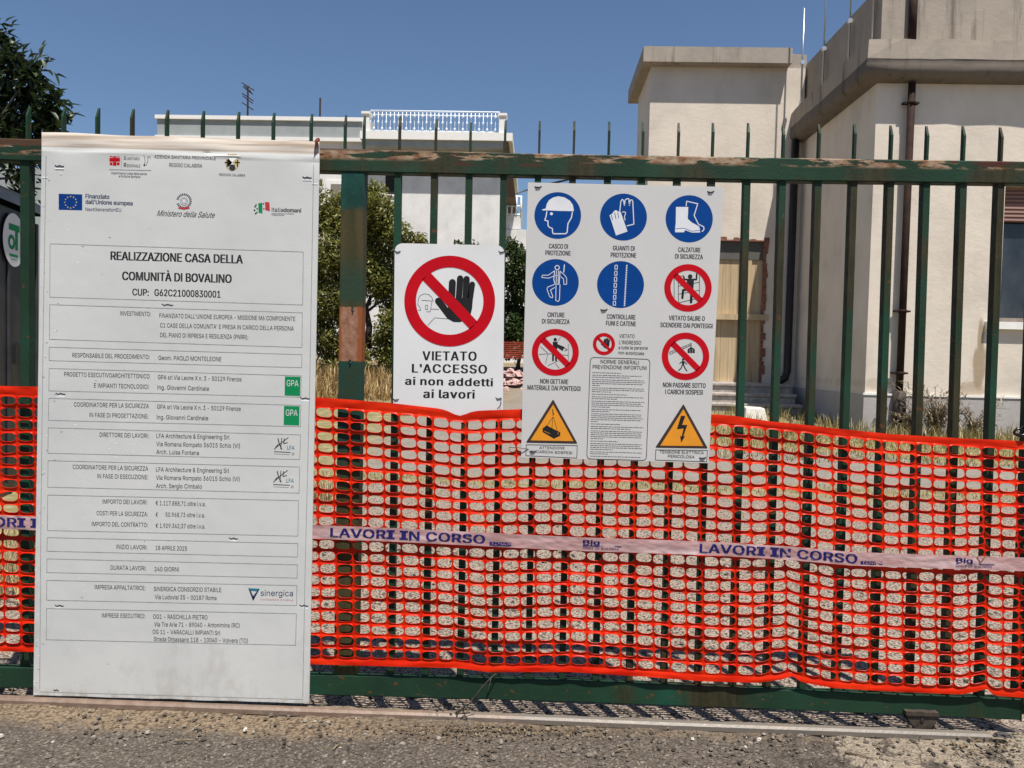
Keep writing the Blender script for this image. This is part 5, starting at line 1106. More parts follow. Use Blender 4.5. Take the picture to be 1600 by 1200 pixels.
# litter swept against the track
lt = MB(); rr = random.Random(14)
def flake(px, py, l):
    c = PG(px, py); a = rr.uniform(0, 6.3); d = Vector((math.cos(a), math.sin(a), rr.uniform(-.2, .5)))*l; n_ = Vector((-d.y, d.x, rr.uniform(-.2, .2)*l))*rr.uniform(.15, .4); c.z = rr.uniform(-.006, .002)
    lt.face([c, c+d*.5+n_, c+d, c+d*.5-n_])
for i in range(420): flake(rr.gauss(760, 95), 1136 + abs(rr.gauss(0, 9)) + (rr.random() < .2)*rr.uniform(0, 20), rr.uniform(.006, .018))
for i in range(260): flake(rr.uniform(100, 1560), 1130 + .018*0 + rr.uniform(8, 60), rr.uniform(.005, .013))
for i in range(120): flake(rr.uniform(1480, 1600), rr.uniform(1152, 1180), rr.uniform(.008, .022))
for (px, py, l, a) in ((272, 1163, .075, .1), (1320, 1175, .09, -.5), (960, 1178, .05, .4), (520, 1172, .04, 1.2)):
    c = PG(px, py); c.z = -.004; d = Vector((math.cos(a), math.sin(a), .04))*l; lt.tube([c, c+d*.5+Vector((0, .004, .003)), c+d], [.0025, .003, .0012], 5)
M['litter'] = leaf_mat('dry_litter', (.035, .026, .014), (.10, .07, .04), (.26, .20, .12), .05)
tag(lt.build('dry_litter', M['litter']), 'dry leaf litter and broken stalks swept against the gate track', 'litter', kind='stuff')
# stone at the end of the track
s = MB(); rr = random.Random(2); c = P(1565, 1150, -.08)
s.rock((c.x, c.y, .012), .026, 0, rr); M['dark_stone'] = plain('dark_stone', (.05, .045, .045), .9, 0, .4, 60)
tag(s.build('stone', M['dark_stone'], loc=(c.x, c.y, 0)), 'fist sized dark stone lying at the right end of the gate track', 'stone')

# ------------------------------------------------------------------ right building with a rounded concrete cornice
Xc = P(1361, 370, YF).x; o_ = .22; ZB = .15
z_un = P(1372, 130, YF).z; z_fb = P(1362, 94, YF-o_).z; z_ft = P(1356, 61, YF-o_).z; z_pt = 6.32; z_pl = P(1350, 617, YF).z
XR, YB = Xc+9, YR+.02
hall = empty('plaster_building', (Xc+3, YF, gz(0, YF)), 'cream plastered building with a heavy stained concrete cornice and parapet on the right', 'building')
# front wall with window opening
wx0 = P(1566, 400, YF).x; wz0 = P(1580, 503, YF).z; wz1 = P(1580, 290, YF).z; wx1 = wx0+1.5
s = MB(); T_ = .3
s.box((Xc, YF, ZB), (wx0, YF+T_, z_un+.3)); s.box((wx0, YF, ZB), (wx1, YF+T_, wz0)); s.box((wx0, YF, wz1), (wx1, YF+T_, z_un+.3)); s.box((wx1, YF, ZB), (XR, YF+T_, z_un+.3))
s.box((Xc, YF+T_, ZB), (Xc+T_, YB+3, z_un+.3))
s.build('wall', M['plaster'], hall)
s = MB(); s.box((Xc-.025, YF-.03, ZB), (XR, YF-.001, z_pl)); s.box((Xc-.025, YF-.001, ZB), (Xc-.002, YB, z_pl-.003)); s.build('plinth', M['plinth'], hall)
s = MB(); s.box((Xc-.035, YF-.042, z_pl+.001), (XR, YF-.001, z_pl+.028)); s.build('plinth_ledge', M['white_trim'], hall)
win = MB(); win.box((wx0+.003, YF+.14, wz0+.003), (wx0+.06, YF+.2, wz1-.003)); win.box((wx1-.06, YF+.14, wz0+.003), (wx1-.003, YF+.2, wz1-.003)); win.box((wx0+.06, YF+.14, wz0+.003), (wx1-.06, YF+.2, wz0+.06))
win.box(((wx0+wx1)/2-.03, YF+.14, wz0+.06), ((wx0+wx1)/2+.03, YF+.2, wz1-.5)); wo = win.build('window', M['brown_trim'], hall)
s = MB(); s.box((wx0+.06, YF+.165, wz0+.06), (wx1-.06, YF+.175, wz1-.4)); s.build('pane', M['glass'], wo)
zs = P(1580, 345, YF).z
s = MB(); s.box((wx0+.004, YF+.09, zs), (wx1-.004, YF+.12, wz1-.003)); s.build('roller_shutter', M['shutter'], wo)
s = MB(); s.box((wx0-.19, YF-.07, wz0-.10), (wx1+.1, YF-.001, wz0-.004)); s.build('sill', M['white_trim'], wo)
# cornice: profile swept round the corner (front and left side)
prof = [(0, z_ft+.0), (o_, z_ft), (o_+.005, z_fb+.02)]
for i in range(9):
    a = math.pi/2*i/8; prof.append((o_*abs(math.cos(a))**.55 + .03*math.sin(2*a), z_fb - (z_fb-z_un)*math.sin(a)**.9))
s = MB(); k = len(prof); path = [(XR - (XR-Xc)*i/44, YF, 0, -1) for i in range(44)] + [(Xc, YF, -1, -1)] + [(Xc, YF + (YB-.002-YF)*i/14, -1, 0) for i in range(1, 15)]
for (cx, cy, dx, dy) in path:
    for (o, z) in prof:
        q = Vector((cx+dx*o, cy+dy*o, z)); e = .016*noise.noise(q*1.7) + .012*noise.noise(q*6) if o > .02 else 0
        s.v.append(q + Vector((dx*e, dy*e, e*.7)))
for i in range(len(path)-1):
    for j in range(k-1):
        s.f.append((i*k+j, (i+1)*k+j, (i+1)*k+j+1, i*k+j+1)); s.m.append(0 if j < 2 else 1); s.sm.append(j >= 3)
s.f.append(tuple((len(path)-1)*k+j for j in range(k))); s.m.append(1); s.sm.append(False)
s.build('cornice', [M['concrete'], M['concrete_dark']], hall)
s = MB(); ra, rb_ = P(1397, 58, YF).x, P(1520, 60, YF).x; rc = P(1543, 60, YF).x
zt = z_ft+.002
s.box((Xc+.03, YF+.01, zt+.05), (XR, YF+.15, z_pt)); s.box((Xc+.03, YF+.15, zt+.05), (Xc+.15, YB+2.2, z_pt))
s.box((Xc+.03, YF+.012, zt-.1), (ra, YF+.148, zt+.05)); s.box((rb_, YF+.012, zt-.1), (rc, YF+.148, zt+.05)); s.box((rc+1.6, YF+.012, zt-.1), (XR, YF+.148, zt+.05))
s.box((Xc+.032, YF+.15, zt-.1), (Xc+.148, YB+2.2, zt+.05))
s.build('parapet', M['concrete'], hall)
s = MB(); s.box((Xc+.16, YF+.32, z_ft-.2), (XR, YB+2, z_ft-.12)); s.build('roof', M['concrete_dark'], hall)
# downpipes
def pipe(name, pts, r, mat, parent, brackets=()):
    s = MB(); s.tube(pts, r, 12)
    for z in brackets:
        p = Vector(pts[0]); s.tube([(p.x, p.y, z-.02), (p.x, p.y, z+.02)], r*1.22, 12); s.box((p.x-.10, p.y-.01, z-.012), (p.x+.10, p.y+.06, z+.012))
    return s.build(name, mat, parent)
q = P(1414, 400, YF-.09)
pipe('downpipe', [(q.x, YF-.09, z_un-.02), (q.x, YF-.09, P(1405, 660, YF-.09).z)], .046, M['pipe'], hall, (P(1412, 487, YF).z, P(1408, 583, YF).z, z_un-.28))
s = MB(); zq = P(1405, 660, YF-.09).z; s.tube([(q.x+.01, YF-.09, zq-.1), (q.x+.01, YF-.09, zq+.42)], [.085, .078], 12); s.build('downpipe', M['rust_iron'], hall)
q = P(1425, 30, YF-.02); s = MB(); s.tube([(q.x, YF-.045, z_ft), (q.x, YF-.045, z_pt-.02)], .05, 12); s.build('downpipe', M['pipe'], hall)
# steel rods fixed along the side parapet
ZR = 9.0
for (px, lab) in ((1255, 'farthest of the four thin steel rods standing on the side parapet'), (1288, 'second farthest of the four thin steel rods standing on the side parapet'),
                  (1327, 'second nearest of the four thin steel rods standing on the side parapet'), (1363, 'nearest of the four thin steel rods at the parapet corner')):
    D = (Xc-.02)*0
    # depth at which the side plane X = Xc shows at this pixel column
    lo_, hi_ = YF-.5, YR+1.5
    for _ in range(40):
        mid = (lo_+hi_)/2
        if P(px, 60, mid).x < Xc-.03: lo_ = mid
        else: hi_ = mid
    yy = min(max(lo_, YF+.12), YR-.33); xr_ = Xc-.03 if yy < YR-.34 else P(px, 60, yy).x; r_ = empty('steel_rod', (xr_, yy, z_ft), lab, 'rod', 'steel rods along the side parapet')
    s = MB(); top = ZR if px != 1255 else P(1257, 13, yy).z
    s.tube([(xr_, yy, z_ft+.02), (xr_, yy, top)], .015, 8); s.build('rod', M['steel'], r_)
    s = MB(); s.tube([(xr_, yy-.03, z_pt-.12), (xr_, yy+.03, z_pt-.12)], .034, 8); s.build('clamp', M['steel_bright'], r_)

# ------------------------------------------------------------------ low wing with a flat roof and boarded doorway
lx = P(1014, 215, YR).x; ez_t = P(1100, 73, YR-.22).z; ez_b = P(1100, 97, YR-.22).z
dx0, dx1 = P(1100, 500, YR).x, P(1191, 480, YR).x; dz0 = P(1160, 597, YR).z; dz1 = P(1160, 376, YR).z
wing = empty('flat_roofed_wing', (lx+1.5, YR, gz(0, YR)), 'pale plastered wing with an overhanging flat concrete roof and a boarded up doorway', 'building')
s = MB(); xe = Xc-.004; yb = YR+1.6
s.box((lx, YR, ZB), (dx0, YR+.3, ez_b)); s.box((dx0, YR, dz1), (dx1, YR+.3, ez_b)); s.box((dx1, YR, ZB), (xe, YR+.3, ez_b)); s.box((dx0, YR, ZB), (dx1, YR+.3, dz0))
s.box((lx, YR+.3, ZB), (lx+.3, yb, ez_b)); s.box((lx+.3, yb-.3, ZB), (xe, yb, ez_b))
s.build('wall', M['plaster'], wing)
s = MB(); s.hexa([(lx-.16, YR-.22, ez_b), (Xc-.3, YR-.22, ez_b), (Xc-.3, yb+.3, ez_b), (lx-.16, yb+.3, ez_b), (lx-.16, YR-.22, ez_t), (Xc-.3, YR-.22, ez_t), (Xc-.3, yb+.3, ez_t), (lx-.16, yb+.3, ez_t)])
s.hexa([(Xc-.298, YR+.02, ez_b), (Xc+.029, YR+.06, ez_b), (Xc+.029, yb+.3, ez_b), (Xc-.298, yb+.3, ez_b), (Xc-.298, YR+.02, ez_t), (Xc+.029, YR+.06, ez_t), (Xc+.029, yb+.3, ez_t), (Xc-.298, yb+.3, ez_t)])
s.build('roof', M['concrete'], wing)
door = MB(); zl = P(1160, 405, YR).z; zc0, zc1 = P(1160, 500, YR).z, P(1160, 491, YR).z
door.box((dx0+.003, YR+.08, dz0+.003), (dx1-.003, YR+.11, zl)); do = door.build('door', M['wood'], wing)
s = MB(); s.box((dx0+.003, YR+.05, zl+.001), (dx1-.003, YR+.10, dz1-.003)); s.build('panel', M['lintel'], do)
s = MB(); s.box((dx0-.1, YR-.03, zc0), (dx1+.1, YR+.079, zc1)); s.build('crossbar', M['wood'], do)
xm = P(1163, 450, YR).x
s = MB(); s.box((xm-.02, YR+.055, dz0+.004), (xm+.13, YR+.0795, zc0-.002)); s.box((xm-.02, YR+.055, zc1+.002), (xm+.13, YR+.0795, zl-.002)); s.build('stile', M['wood'], do)
s = MB(); rr = random.Random(4)   # broken plaster and brick round the opening
zz = dz0
while zz < dz1+.02:
    h = rr.uniform(.05, .16); wd = rr.uniform(.02, .085); s.box((dx1-.006, YR-.012-rr.uniform(0, .01), zz), (dx1+wd, YR+.05, zz+h*.96)); zz += h
xx = dx0
while xx < dx1:
    wd = rr.uniform(.05, .14); s.box((xx, YR-.01-rr.uniform(0, .01), dz1-.01), (xx+wd*.97, YR+.05, dz1+rr.uniform(.01, .06))); xx += wd
s.build('broken_edge', M['brick'], wing)
# steps
sx1 = P(1237, 600, YR-.5).x
s = MB(); hs = (dz0-gz(0, YR-1))/3.0
for i in range(3):
    z1 = dz0-.01-i*hs; s.box((dx0-.6-.02*i, YR-.42-.3*i, ZB), (sx1-.004*i, YR-.003-.004*i if i == 0 else YR-.42-.3*(i-1)+.0, z1-.05)); s.box((dx0-.62-.02*i, YR-.45-.3*i, z1-.05), (sx1+.01, (YR-.003 if i == 0 else YR-.42-.3*(i-1)-.003), z1))
b = s.build('steps', M['stone_step'], wing); bv = b.modifiers.new('b', 'BEVEL'); bv.width = .012; bv.segments = 2
q0 = P(1242, 220, YR-.1)
xp = Xc-.16
pipe('downpipe', [(xp, YR-.10, z_un+.02), (xp, YR-.10, P(1226, 580, YR).z), (xp-.04, YR-.13, P(1226, 590, YR).z), (xp-.16, YR-.15, P(1226, 597, YR).z)], .062, M['pipe_black'], wing)
# white block by the steps
c = PG(1180, 658); s = MB()
a, b_ = P(1164, 636, c.y).x, P(1193, 637, c.y).x; zt = P(1180, 636, c.y).z
s.hexa([(a-.03, c.y-.1, c.z-.05), (b_+.06, c.y-.1, c.z-.05), (b_+.06, c.y+.25, c.z-.05), (a-.02, c.y+.25, c.z-.05), (a, c.y-.06, zt), (b_, c.y-.06, zt-.01), (b_+.02, c.y+.2, zt-.01), (a+.02, c.y+.2, zt)])
o = s.build('white_block', M['white_block'], loc=(c.x, c.y, c.z)); bv = o.modifiers.new('b', 'BEVEL'); bv.width = .02; bv.segments = 2
tag(o, 'white block lying on the ground before the steps of the boarded doorway', 'block')

# ------------------------------------------------------------------ white house far behind
YW = 27.5
far = empty('white_house', (P(520, 400, YW).x, YW, 1), 'tall white house with a roof terrace railing seen behind the bushes', 'house')
def FX(px): return P(px, 250, YW).x
def FZ(px, py): return P(px, py, YW).z
xl, xmid, xr = FX(233), FX(570), FX(787)
s = MB(); zwl = FZ(400, 214); zwr = FZ(680, 236)
s.box((xl+.1, YW+.6, .5), (xmid-.003, YW+9, zwl)); s.box((xmid, YW, .5), (xr, YW+9, zwr)); s.build('wall', M['white_wall'], far)
s = MB(); zpt = FZ(400, 182); s.box((xl+.06, YW+.5, zwl+.14), (xmid+.2, YW+.7, zpt)); s.box((xl+.06, YW+.7, zwl+.14), (xl+.26, YW+8, zpt)); s.build('parapet', M['grey_wall'], far)
s = MB(); s.box((xl, YW+.42, zpt), (xmid+.05, YW+.8, zpt+.15)); s.box((xl, YW+.42, zwl), (xmid-.01, YW+.9, zwl+.14)); s.build('coping', M['white_trim'], far)
zs0, zs1 = FZ(680, 226), FZ(680, 214)
s = MB(); s.box((xmid-.05, YW-.7, zs0), (xr+.35, YW+9, zs1)); s.build('terrace_slab', M['white_trim'], far)
s = MB(); s.box((xmid, YW-.6, zwr), (xr, YW+9, zs0-.003)); s.build('eave', M['grey_wall'], far)  # grey tone stands in for the shadow under the terrace slab
# side eave of the roof
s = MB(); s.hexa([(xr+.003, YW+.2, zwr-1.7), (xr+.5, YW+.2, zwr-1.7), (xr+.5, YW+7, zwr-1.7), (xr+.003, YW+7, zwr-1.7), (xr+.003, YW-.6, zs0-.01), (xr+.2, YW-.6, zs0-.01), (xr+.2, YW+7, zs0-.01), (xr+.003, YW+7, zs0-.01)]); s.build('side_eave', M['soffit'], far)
zr1 = FZ(680, 180)
for px in (576, 785): s = MB(); x_ = FX(px); s.box((x_-.13, YW-.6, zs1), (x_+.13, YW-.2, zr1-.17)); s.box((x_-.17, YW-.65, zr1-.17), (x_+.17, YW-.15, zr1-.08)); s.build('pillar', M['white_trim'], far)
rl = MB(); xa, xb = FX(581), FX(780)
rl.tube([(xa, YW-.4, zr1+.02), (xb, YW-.4, zr1+.02)], .03, 6); rl.tube([(xa, YW-.4, zr1-.13), (xb, YW-.4, zr1-.13)], .018, 6); rl.tube([(xa, YW-.4, zs1+.10), (xb, YW-.4, zs1+.10)], .02, 6)
nb = 32
for i in range(nb+1):
    x_ = xa+(xb-xa)*i/nb; rl.tube([(x_, YW-.4, zs1), (x_, YW-.4, zr1)], .017, 5)
    hgt = zr1-zs1
    for kz in ((.22, .78) if i % 2 else (.5,)):
        rl.tube([(x_, YW-.44, zs1+hgt*kz-.05), (x_, YW-.44, zs1+hgt*kz), (x_, YW-.44, zs1+hgt*kz+.05)], [.01, .058, .01], 6)
    if i < nb: rl.tube([(x_, YW-.4, zs1), (x_+(xb-xa)/nb/2, YW-.4, zs1+.13), (x_+(xb-xa)/nb, YW-.4, zs1)], .012, 5)
rl.build('railing', M['white_rail'], far)
w_ = MB(); a, b_ = FX(603), FX(621); w_.box((a-.14, YW-.05, FZ(610, 307)), (b_+.14, YW-.001, FZ(610, 304))); w0 = w_.build('window', M['white_trim'], far)
s = MB(); s.box((a, YW-.02, FZ(610, 303.5)), (b_, YW-.002, FZ(610, 271))); s.build('pane', M['void'], w0)
w_ = MB(); a, b_ = FX(512), FX(532); w_.box((a-.2, YW+.54, FZ(520, 318)), (b_+.2, YW+.599, FZ(520, 277))); w0 = w_.build('window', M['white_trim'], far)
s = MB(); s.box((a, YW+.5, FZ(520, 316)), (b_, YW+.538, FZ(520, 283))); s.build('shutter', M['brown_trim'], w0)
# side balcony
q = YW+3; bxr = P(815, 330, q).x; bz0, bz1 = P(805, 345, q).z, P(805, 316, q).z; bxl = xr+.003
s = MB(); s.box((bxl, q-1.2, P(805, 365, q).z), (bxr, q+1.2, bz0)); s.build('balcony', M['white_wall'], far)
s = MB()
for zv in (bz1, (bz0+bz1)/2, bz0+.05): s.tube([(bxl, q-1.2, zv), (bxr, q-1.2, zv), (bxr, q+1.2, zv)], .04, 6)
for i in range(4): x_ = bxl+.1+(bxr-bxl-.1)*i/3; s.tube([(x_, q-1.2, bz0), (x_, q-1.2, bz1)], .035, 6)
s.build('balcony_railing', M['white_rail'], far)
s = MB(); s.box((xr+.004, q-1.4, .6), (bxr+.25, q+3, P(805, 367, q).z)); s.build('side_wall', M['white_wall'], far)
# roof aerials
def aerial(px, y0, y1, arms, lab):
    b_ = P(px, y0, YW+4); t_ = P(px, y1, YW+4); s = MB(); x_ = b_.x
    s.tube([(x_, b_.y, zwl+.1), (x_, b_.y, t_.z)], .045, 6)
    for (f_, l) in arms: l *= .6; z = b_.z+(t_.z-b_.z)*f_; s.tube([(x_-l, b_.y-.2, z+.12), (x_+l, b_.y+.2, z-.08)], .022, 5)
    if arms: s.tube([(x_-.05, b_.y-.3, t_.z-.1), (x_+.03, b_.y+.3, t_.z-.18)], .025, 5)
    tag(s.build('aerial', M['pipe'], loc=(x_, b_.y, zwl)), lab, 'aerial')
aerial(387, 175, 134, ((.95, .35), (.8, .25), (.55, .3), (.45, .25), (.2, .3)), 'television aerial with short cross arms on the roof of the white house')
aerial(500, 180, 153, (), 'bare dark mast without arms on the roof of the white house')
s = MB(); s.tube([P(807, 303, YW), P(818, 299, 20), P(832, 294, YR+.3), P(1010, 250, YR+.2)], .02, 6)
tag(s.build('overhead_cable', M['tie'], loc=P(832, 294, YR)), 'black overhead cable between the white house and the flat roofed wing', 'cable')

# ------------------------------------------------------------------ plants
def leaf(mb, p, d, up, l, wd, mi=0, fold=.25):
    d = d.normalized(); sd = d.cross(up)
    if sd.length < 1e-3: sd = d.orthogonal()
    sd.normalize(); n = sd.cross(d)
    a = p; m1 = p+d*l*.5 - n*l*.02; e = p+d*l - n*l*.12
    q = n*wd*fold
    n0 = len(mb.v); mb.v += [a, p+d*l*.35+sd*wd*.5+q, p+d*l*.7+sd*wd*.38+q*.6 - n*l*.05, e, p+d*l*.7-sd*wd*.38+q*.6 - n*l*.05, p+d*l*.35-sd*wd*.5+q, m1]
    for f in ((0, 1, 6), (1, 2, 6), (2, 3, 6), (3, 4, 6), (4, 5, 6), (5, 0, 6)): mb.f.append(tuple(n0+i for i in f)); mb.m.append(mi); mb.sm.append(True)
def rdir(rr, up=0):
    while True:
        v = Vector((rr.uniform(-1, 1), rr.uniform(-1, 1), rr.uniform(-1, 1)))
        if .1 < v.length < 1: v.normalize(); v.z += up; return v.normalized()
# large glossy-leaved tree at the upper left
TY = 3.9; rr = random.Random(31)
tc = P(-30, 150, TY); base = Vector((tc.x-.3, TY, gz(tc.x, TY)))
tree = empty('broadleaf_tree', base, 'dark glossy leaved tree rising behind the left end of the gate', 'tree')
tr_ = MB(); tr_.tube([base-Vector((0, 0, .1)), base+Vector((.05, 0, 1.0)), base+Vector((-.02, .05, 1.9)), base+Vector((.1, 0, 2.6))], [.11, .09, .075, .05], 10)
cr = MB(); tips = []
def clump(px, py, dpt, n, spread=.12):
    c = P(px, py, TY+dpt)
    tips.append(c)
    for i in range(n):
        p = c + rdir(rr)*spread*rr.random()
        leaf(cr, p, rdir(rr, .15) + (p-c)*2, Vector((rr.uniform(-.4, .4), rr.uniform(-.4, .4), 1)), rr.uniform(.08, .14), rr.uniform(.032, .050))
clumps = [(-10, 60, 0), (5, 75, .1), (18, 92, 0), (30, 110, .1), (45, 118, -.1), (10, 120, 0), (-10, 110, .1), (60, 112, 0), (30, 140, 0), (50, 150, .1), (70, 148, 0), (80, 155, -.1), (10, 150, .1), (-10, 150, 0), (60, 170, 0), (40, 180, .1), (78, 178, 0),
          (90, 178, 0), (20, 185, 0), (0, 185, .1), (60, 195, .1), (85, 195, 0), (40, 210, 0), (20, 215, .1), (0, 215, 0), (65, 215, .1), (-20, 180, .2), (-30, 130, .3), (-30, 90, .2), (15, 235, 0), (50, 238, .1), (20, 262, .1), (35, 275, 0), (-5, 50, .05), (28, 305, 0), (8, 165, .1), (30, 200, .2), (75, 205, .1)]
for (px, py, d) in clumps: clump(px+rr.uniform(-3, 3), py+rr.uniform(-3, 3), d, 52, .16)
for i in range(26):
    px, py = rr.uniform(-180, -30), rr.uniform(20, 260); clump(px, py, rr.uniform(-.4, .6), 20, .2)
for (px, py) in ((68, 68), (66, 78), (64, 84)):
    leaf(cr, P(px-2, py+6, TY), P(px+2, py-6, TY)-P(px-2, py+6, TY), Vector((0, -1, .2)), .075, .022)
cr.build('crown', M['leaf'], tree)
hub = base+Vector((.1, 0, 2.3))
for t_ in tips[::2]:
    mid = hub.lerp(t_, .5)+Vector((0, 0, .12)); tr_.tube([hub-Vector((0, 0, .2)), mid, t_], [.03, .016, .006], 5, cap=False)
tr_.tube([P(50, 105, TY), P(60, 90, TY), P(67, 70, TY)], .004, 5)
tr_.build('trunk', M['bark'], tree)
# bushes far behind
def bush(name, lab, cat, px0, px1, pyt, pyb, Y, mat, n, ls, seed, blobs, trunk=None, group=None):
    rr = random.Random(seed); c = P((px0+px1)/2, pyb, Y); zg = gz(c.x, Y)
    b_ = empty(name, (c.x, Y, zg), lab, cat, group); cr = MB()
    for (bx_, by_, br) in blobs:
        cc = P(bx_, by_, Y + rr.uniform(-.4, .4)); r = br*(Y+DIST)/FPX
        for k in range(max(12, int(6.5*n*(br/30)**2))):
            d = rdir(rr); q = cc + Vector((d.x, d.y, d.z))*r*(rr.random()**.4)
            if q.z < zg+.05: continue
            for i in range(5):
                leaf(cr, q+rdir(rr)*.09, rdir(rr, .2), Vector((rr.uniform(-.6, .6), rr.uniform(-.6, .6), 1)), ls*rr.uniform(.7, 1.3), ls*.5)
    cr.build('crown', mat, b_); s = MB()
    if trunk:
        for (pts, r) in trunk: s.tube([P(a, e, Y-.2) for a, e in pts], [r*(1-.6*i/(len(pts)-1)) for i in range(len(pts))], 8)
        s.build('trunk', M['dark_bark'], b_)
    else:
        for i in range(4): s.tube([(c.x+rr.uniform(-.2, .2), Y+.3, zg-.05), (c.x+rr.uniform(-.4, .4), Y+.2, zg+1.0)], [.03, .012], 6)
        s.build('trunk', M['bark'], b_)
bush('olive_bush', 'large olive green bush with a bent dark trunk beside the gate post', 'bush', 480, 625, 290, 540, 14.5, M['olive'], 40, .10, 5,
     [(520, 330, 26), (555, 318, 28), (590, 330, 28), (585, 305, 20), (500, 350, 24), (540, 360, 34), (590, 370, 34), (620, 365, 22), (520, 400, 34), (570, 410, 36), (610, 420, 30), (500, 430, 30), (545, 440, 32), (590, 440, 26), (520, 470, 30), (605, 460, 24), (655, 375, 12), (640, 385, 14), (500, 500, 26), (545, 495, 26), (510, 540, 26), (550, 545, 22), (600, 545, 26), (640, 530, 26), (620, 490, 24), (490, 300, 16), (465, 380, 30), (440, 430, 34), (460, 480, 30), (400, 420, 40)],
     [([(574, 545), (577, 510), (572, 482), (580, 462)], .09), ([(576, 485), (590, 474), (606, 466)], .035)])
bush('olive_bush', 'low dry olive shrub at the foot of the large bush', 'bush', 590, 640, 480, 545, 13.8, M['olive'], 36, .09, 8, [(560, 560, 20), (520, 565, 20), (610, 560, 22), (610, 505, 22), (630, 500, 22), (600, 530, 16), (640, 525, 22), (515, 530, 18), (655, 495, 18)])
bush('green_hedge', 'tall green hedge seen between the two white signs', 'hedge', 785, 830, 375, 535, 15.5, M['hedge'], 40, .11, 9,
     [(800, 390, 16), (815, 410, 18), (795, 430, 20), (812, 450, 20), (800, 480, 22), (815, 500, 20), (795, 510, 18), (840, 440, 30), (840, 500, 30), (760, 440, 30), (760, 500, 26), (720, 480, 30), (720, 388, 10), (738, 392, 12), (690, 500, 30), (808, 525, 18), (800, 545, 18), (825, 540, 20), (780, 540, 20), (880, 470, 34), (880, 420, 26), (930, 470, 30)])
# dry grass
def grass(name, lab, spots, mat, seed, h0, h1, w0=.006):
    rr = random.Random(seed); s = MB()
    for (x, y) in spots(rr):
        z = gz(x, y); h = h0 + (h1-h0)*rr.random()**2.2; a = rr.uniform(0, 6.3); ln = rr.uniform(.1, .8)*h
        d = Vector((math.cos(a), math.sin(a), 0)); sd = Vector((-d.y, d.x, 0))*w0
        p = Vector((x, y, z)); m_ = p+Vector((0, 0, h*.6))+d*ln*.3; e = p+Vector((0, 0, h*.92))+d*ln
        n0 = len(s.v); s.v += [p-sd, p+sd, m_+sd*.7, m_-sd*.7, e]; s.f += [(n0, n0+1, n0+2, n0+3), (n0+3, n0+2, n0+4)]; s.m += [0, 0]; s.sm += [True, True]
    tag(s.build(name, mat), lab, 'grass', kind='stuff')
def tuft(rr, cx, cy, r, n): return [(cx+rr.gauss(0, r), cy+rr.gauss(0, r)) for _ in range(n)]
def g_left(rr):
    out = []
    for i in range(90): out += tuft(rr, rr.uniform(-3.4, -1.5), rr.uniform(.9, 3.4), .07, 60)
    return out
grass('dry_grass', 'dry yellow grass behind the left end of the gate', g_left, M['dry'], 1, .10, .34, .003)
def g_wall(rr):
    out = []
    for i in range(150):
        x = rr.uniform(Xc-2.6, Xc+3.5); out += tuft(rr, x, YF-.12-abs(rr.gauss(0, .35)) if x > Xc-.1 else YF+rr.uniform(-.9, 1.8), .10, 34)
    return out
grass('dry_grass', 'half dry grass growing along the foot of the plastered building', g_wall, M['drygreen'], 2, .05, .27, .005)
def g_lawn(rr): return [(rr.uniform(2.0, 8.5), rr.uniform(5.3, YF-.1)) for _ in range(9000)]
grass('lawn_grass', 'thin patchy green grass in front of the plastered building', g_lawn, M['drygreen'], 3, .02, .09, .005)
def g_far(rr):
    out = []
    for i in range(220): out += tuft(rr, rr.uniform(-6.5, -1.6), rr.uniform(9.5, 14), .18, 40)
    return out
grass('dry_grass', 'tall ochre grass below the olive bush', g_far, M['ochre'], 4, .06, .42, .010)
def g_strip(rr): return [(rr.uniform(-3, 4.5), 3.95+rr.gauss(0, .14)) for _ in range(2600)]
grass('verge_grass', 'narrow line of short grass crossing the gravel yard', g_strip, M['drygreen'], 6, .01, .055, .004)
# dry weeds by the wall
def weed(px, py, hpx, n, lab, seed):
    rr = random.Random(seed); c = PG(px, py); c.y = YF-.25; c = P(px, py, c.y); c.z = gz(c.x, c.y); H = hpx*(c.y+DIST)/FPX
    w_ = empty('dry_weed', c, lab, 'weed', 'dry weeds along the wall'); s = MB(); lf = MB()
    for i in range(n):
        a = rr.uniform(0, 6.3); d = Vector((math.cos(a), math.sin(a)*.5, 0)); h = H*(.25 + .75*rr.random()**1.6); l = h*rr.uniform(.1, .5) + .30*rr.random()**2
        pts = [c + d*l*u*u + Vector((0, 0, h*(u-.18*u*u*u*(2 if rr.random() < .2 else 1)))) for u in (0, .35, .7, 1)]
        s.tube(pts, [.006, .005, .004, .002], 5, cap=False)
        for k in range(40):
            u = rr.uniform(.1, 1); p = c + d*l*u*u + Vector((0, 0, h*(u-.18*u*u*u))); leaf(lf, p, rdir(rr, .4), Vector((0, 0, 1)), rr.uniform(.03, .08), .012)
    s.build('stem', M['weed'], w_); lf.build('foliage', M['weed'], w_)
weed(1462, 668, 105, 60, 'tallest dry brown weed against the wall right of the downpipe', 1)
weed(1425, 668, 62, 26, 'small dry weed close to the foot of the front downpipe', 2)
weed(1520, 670, 85, 22, 'thin sparse weed below the window stain', 3)
weed(1238, 652, 95, 3, 'single thin stalk beside the doorway steps', 4)
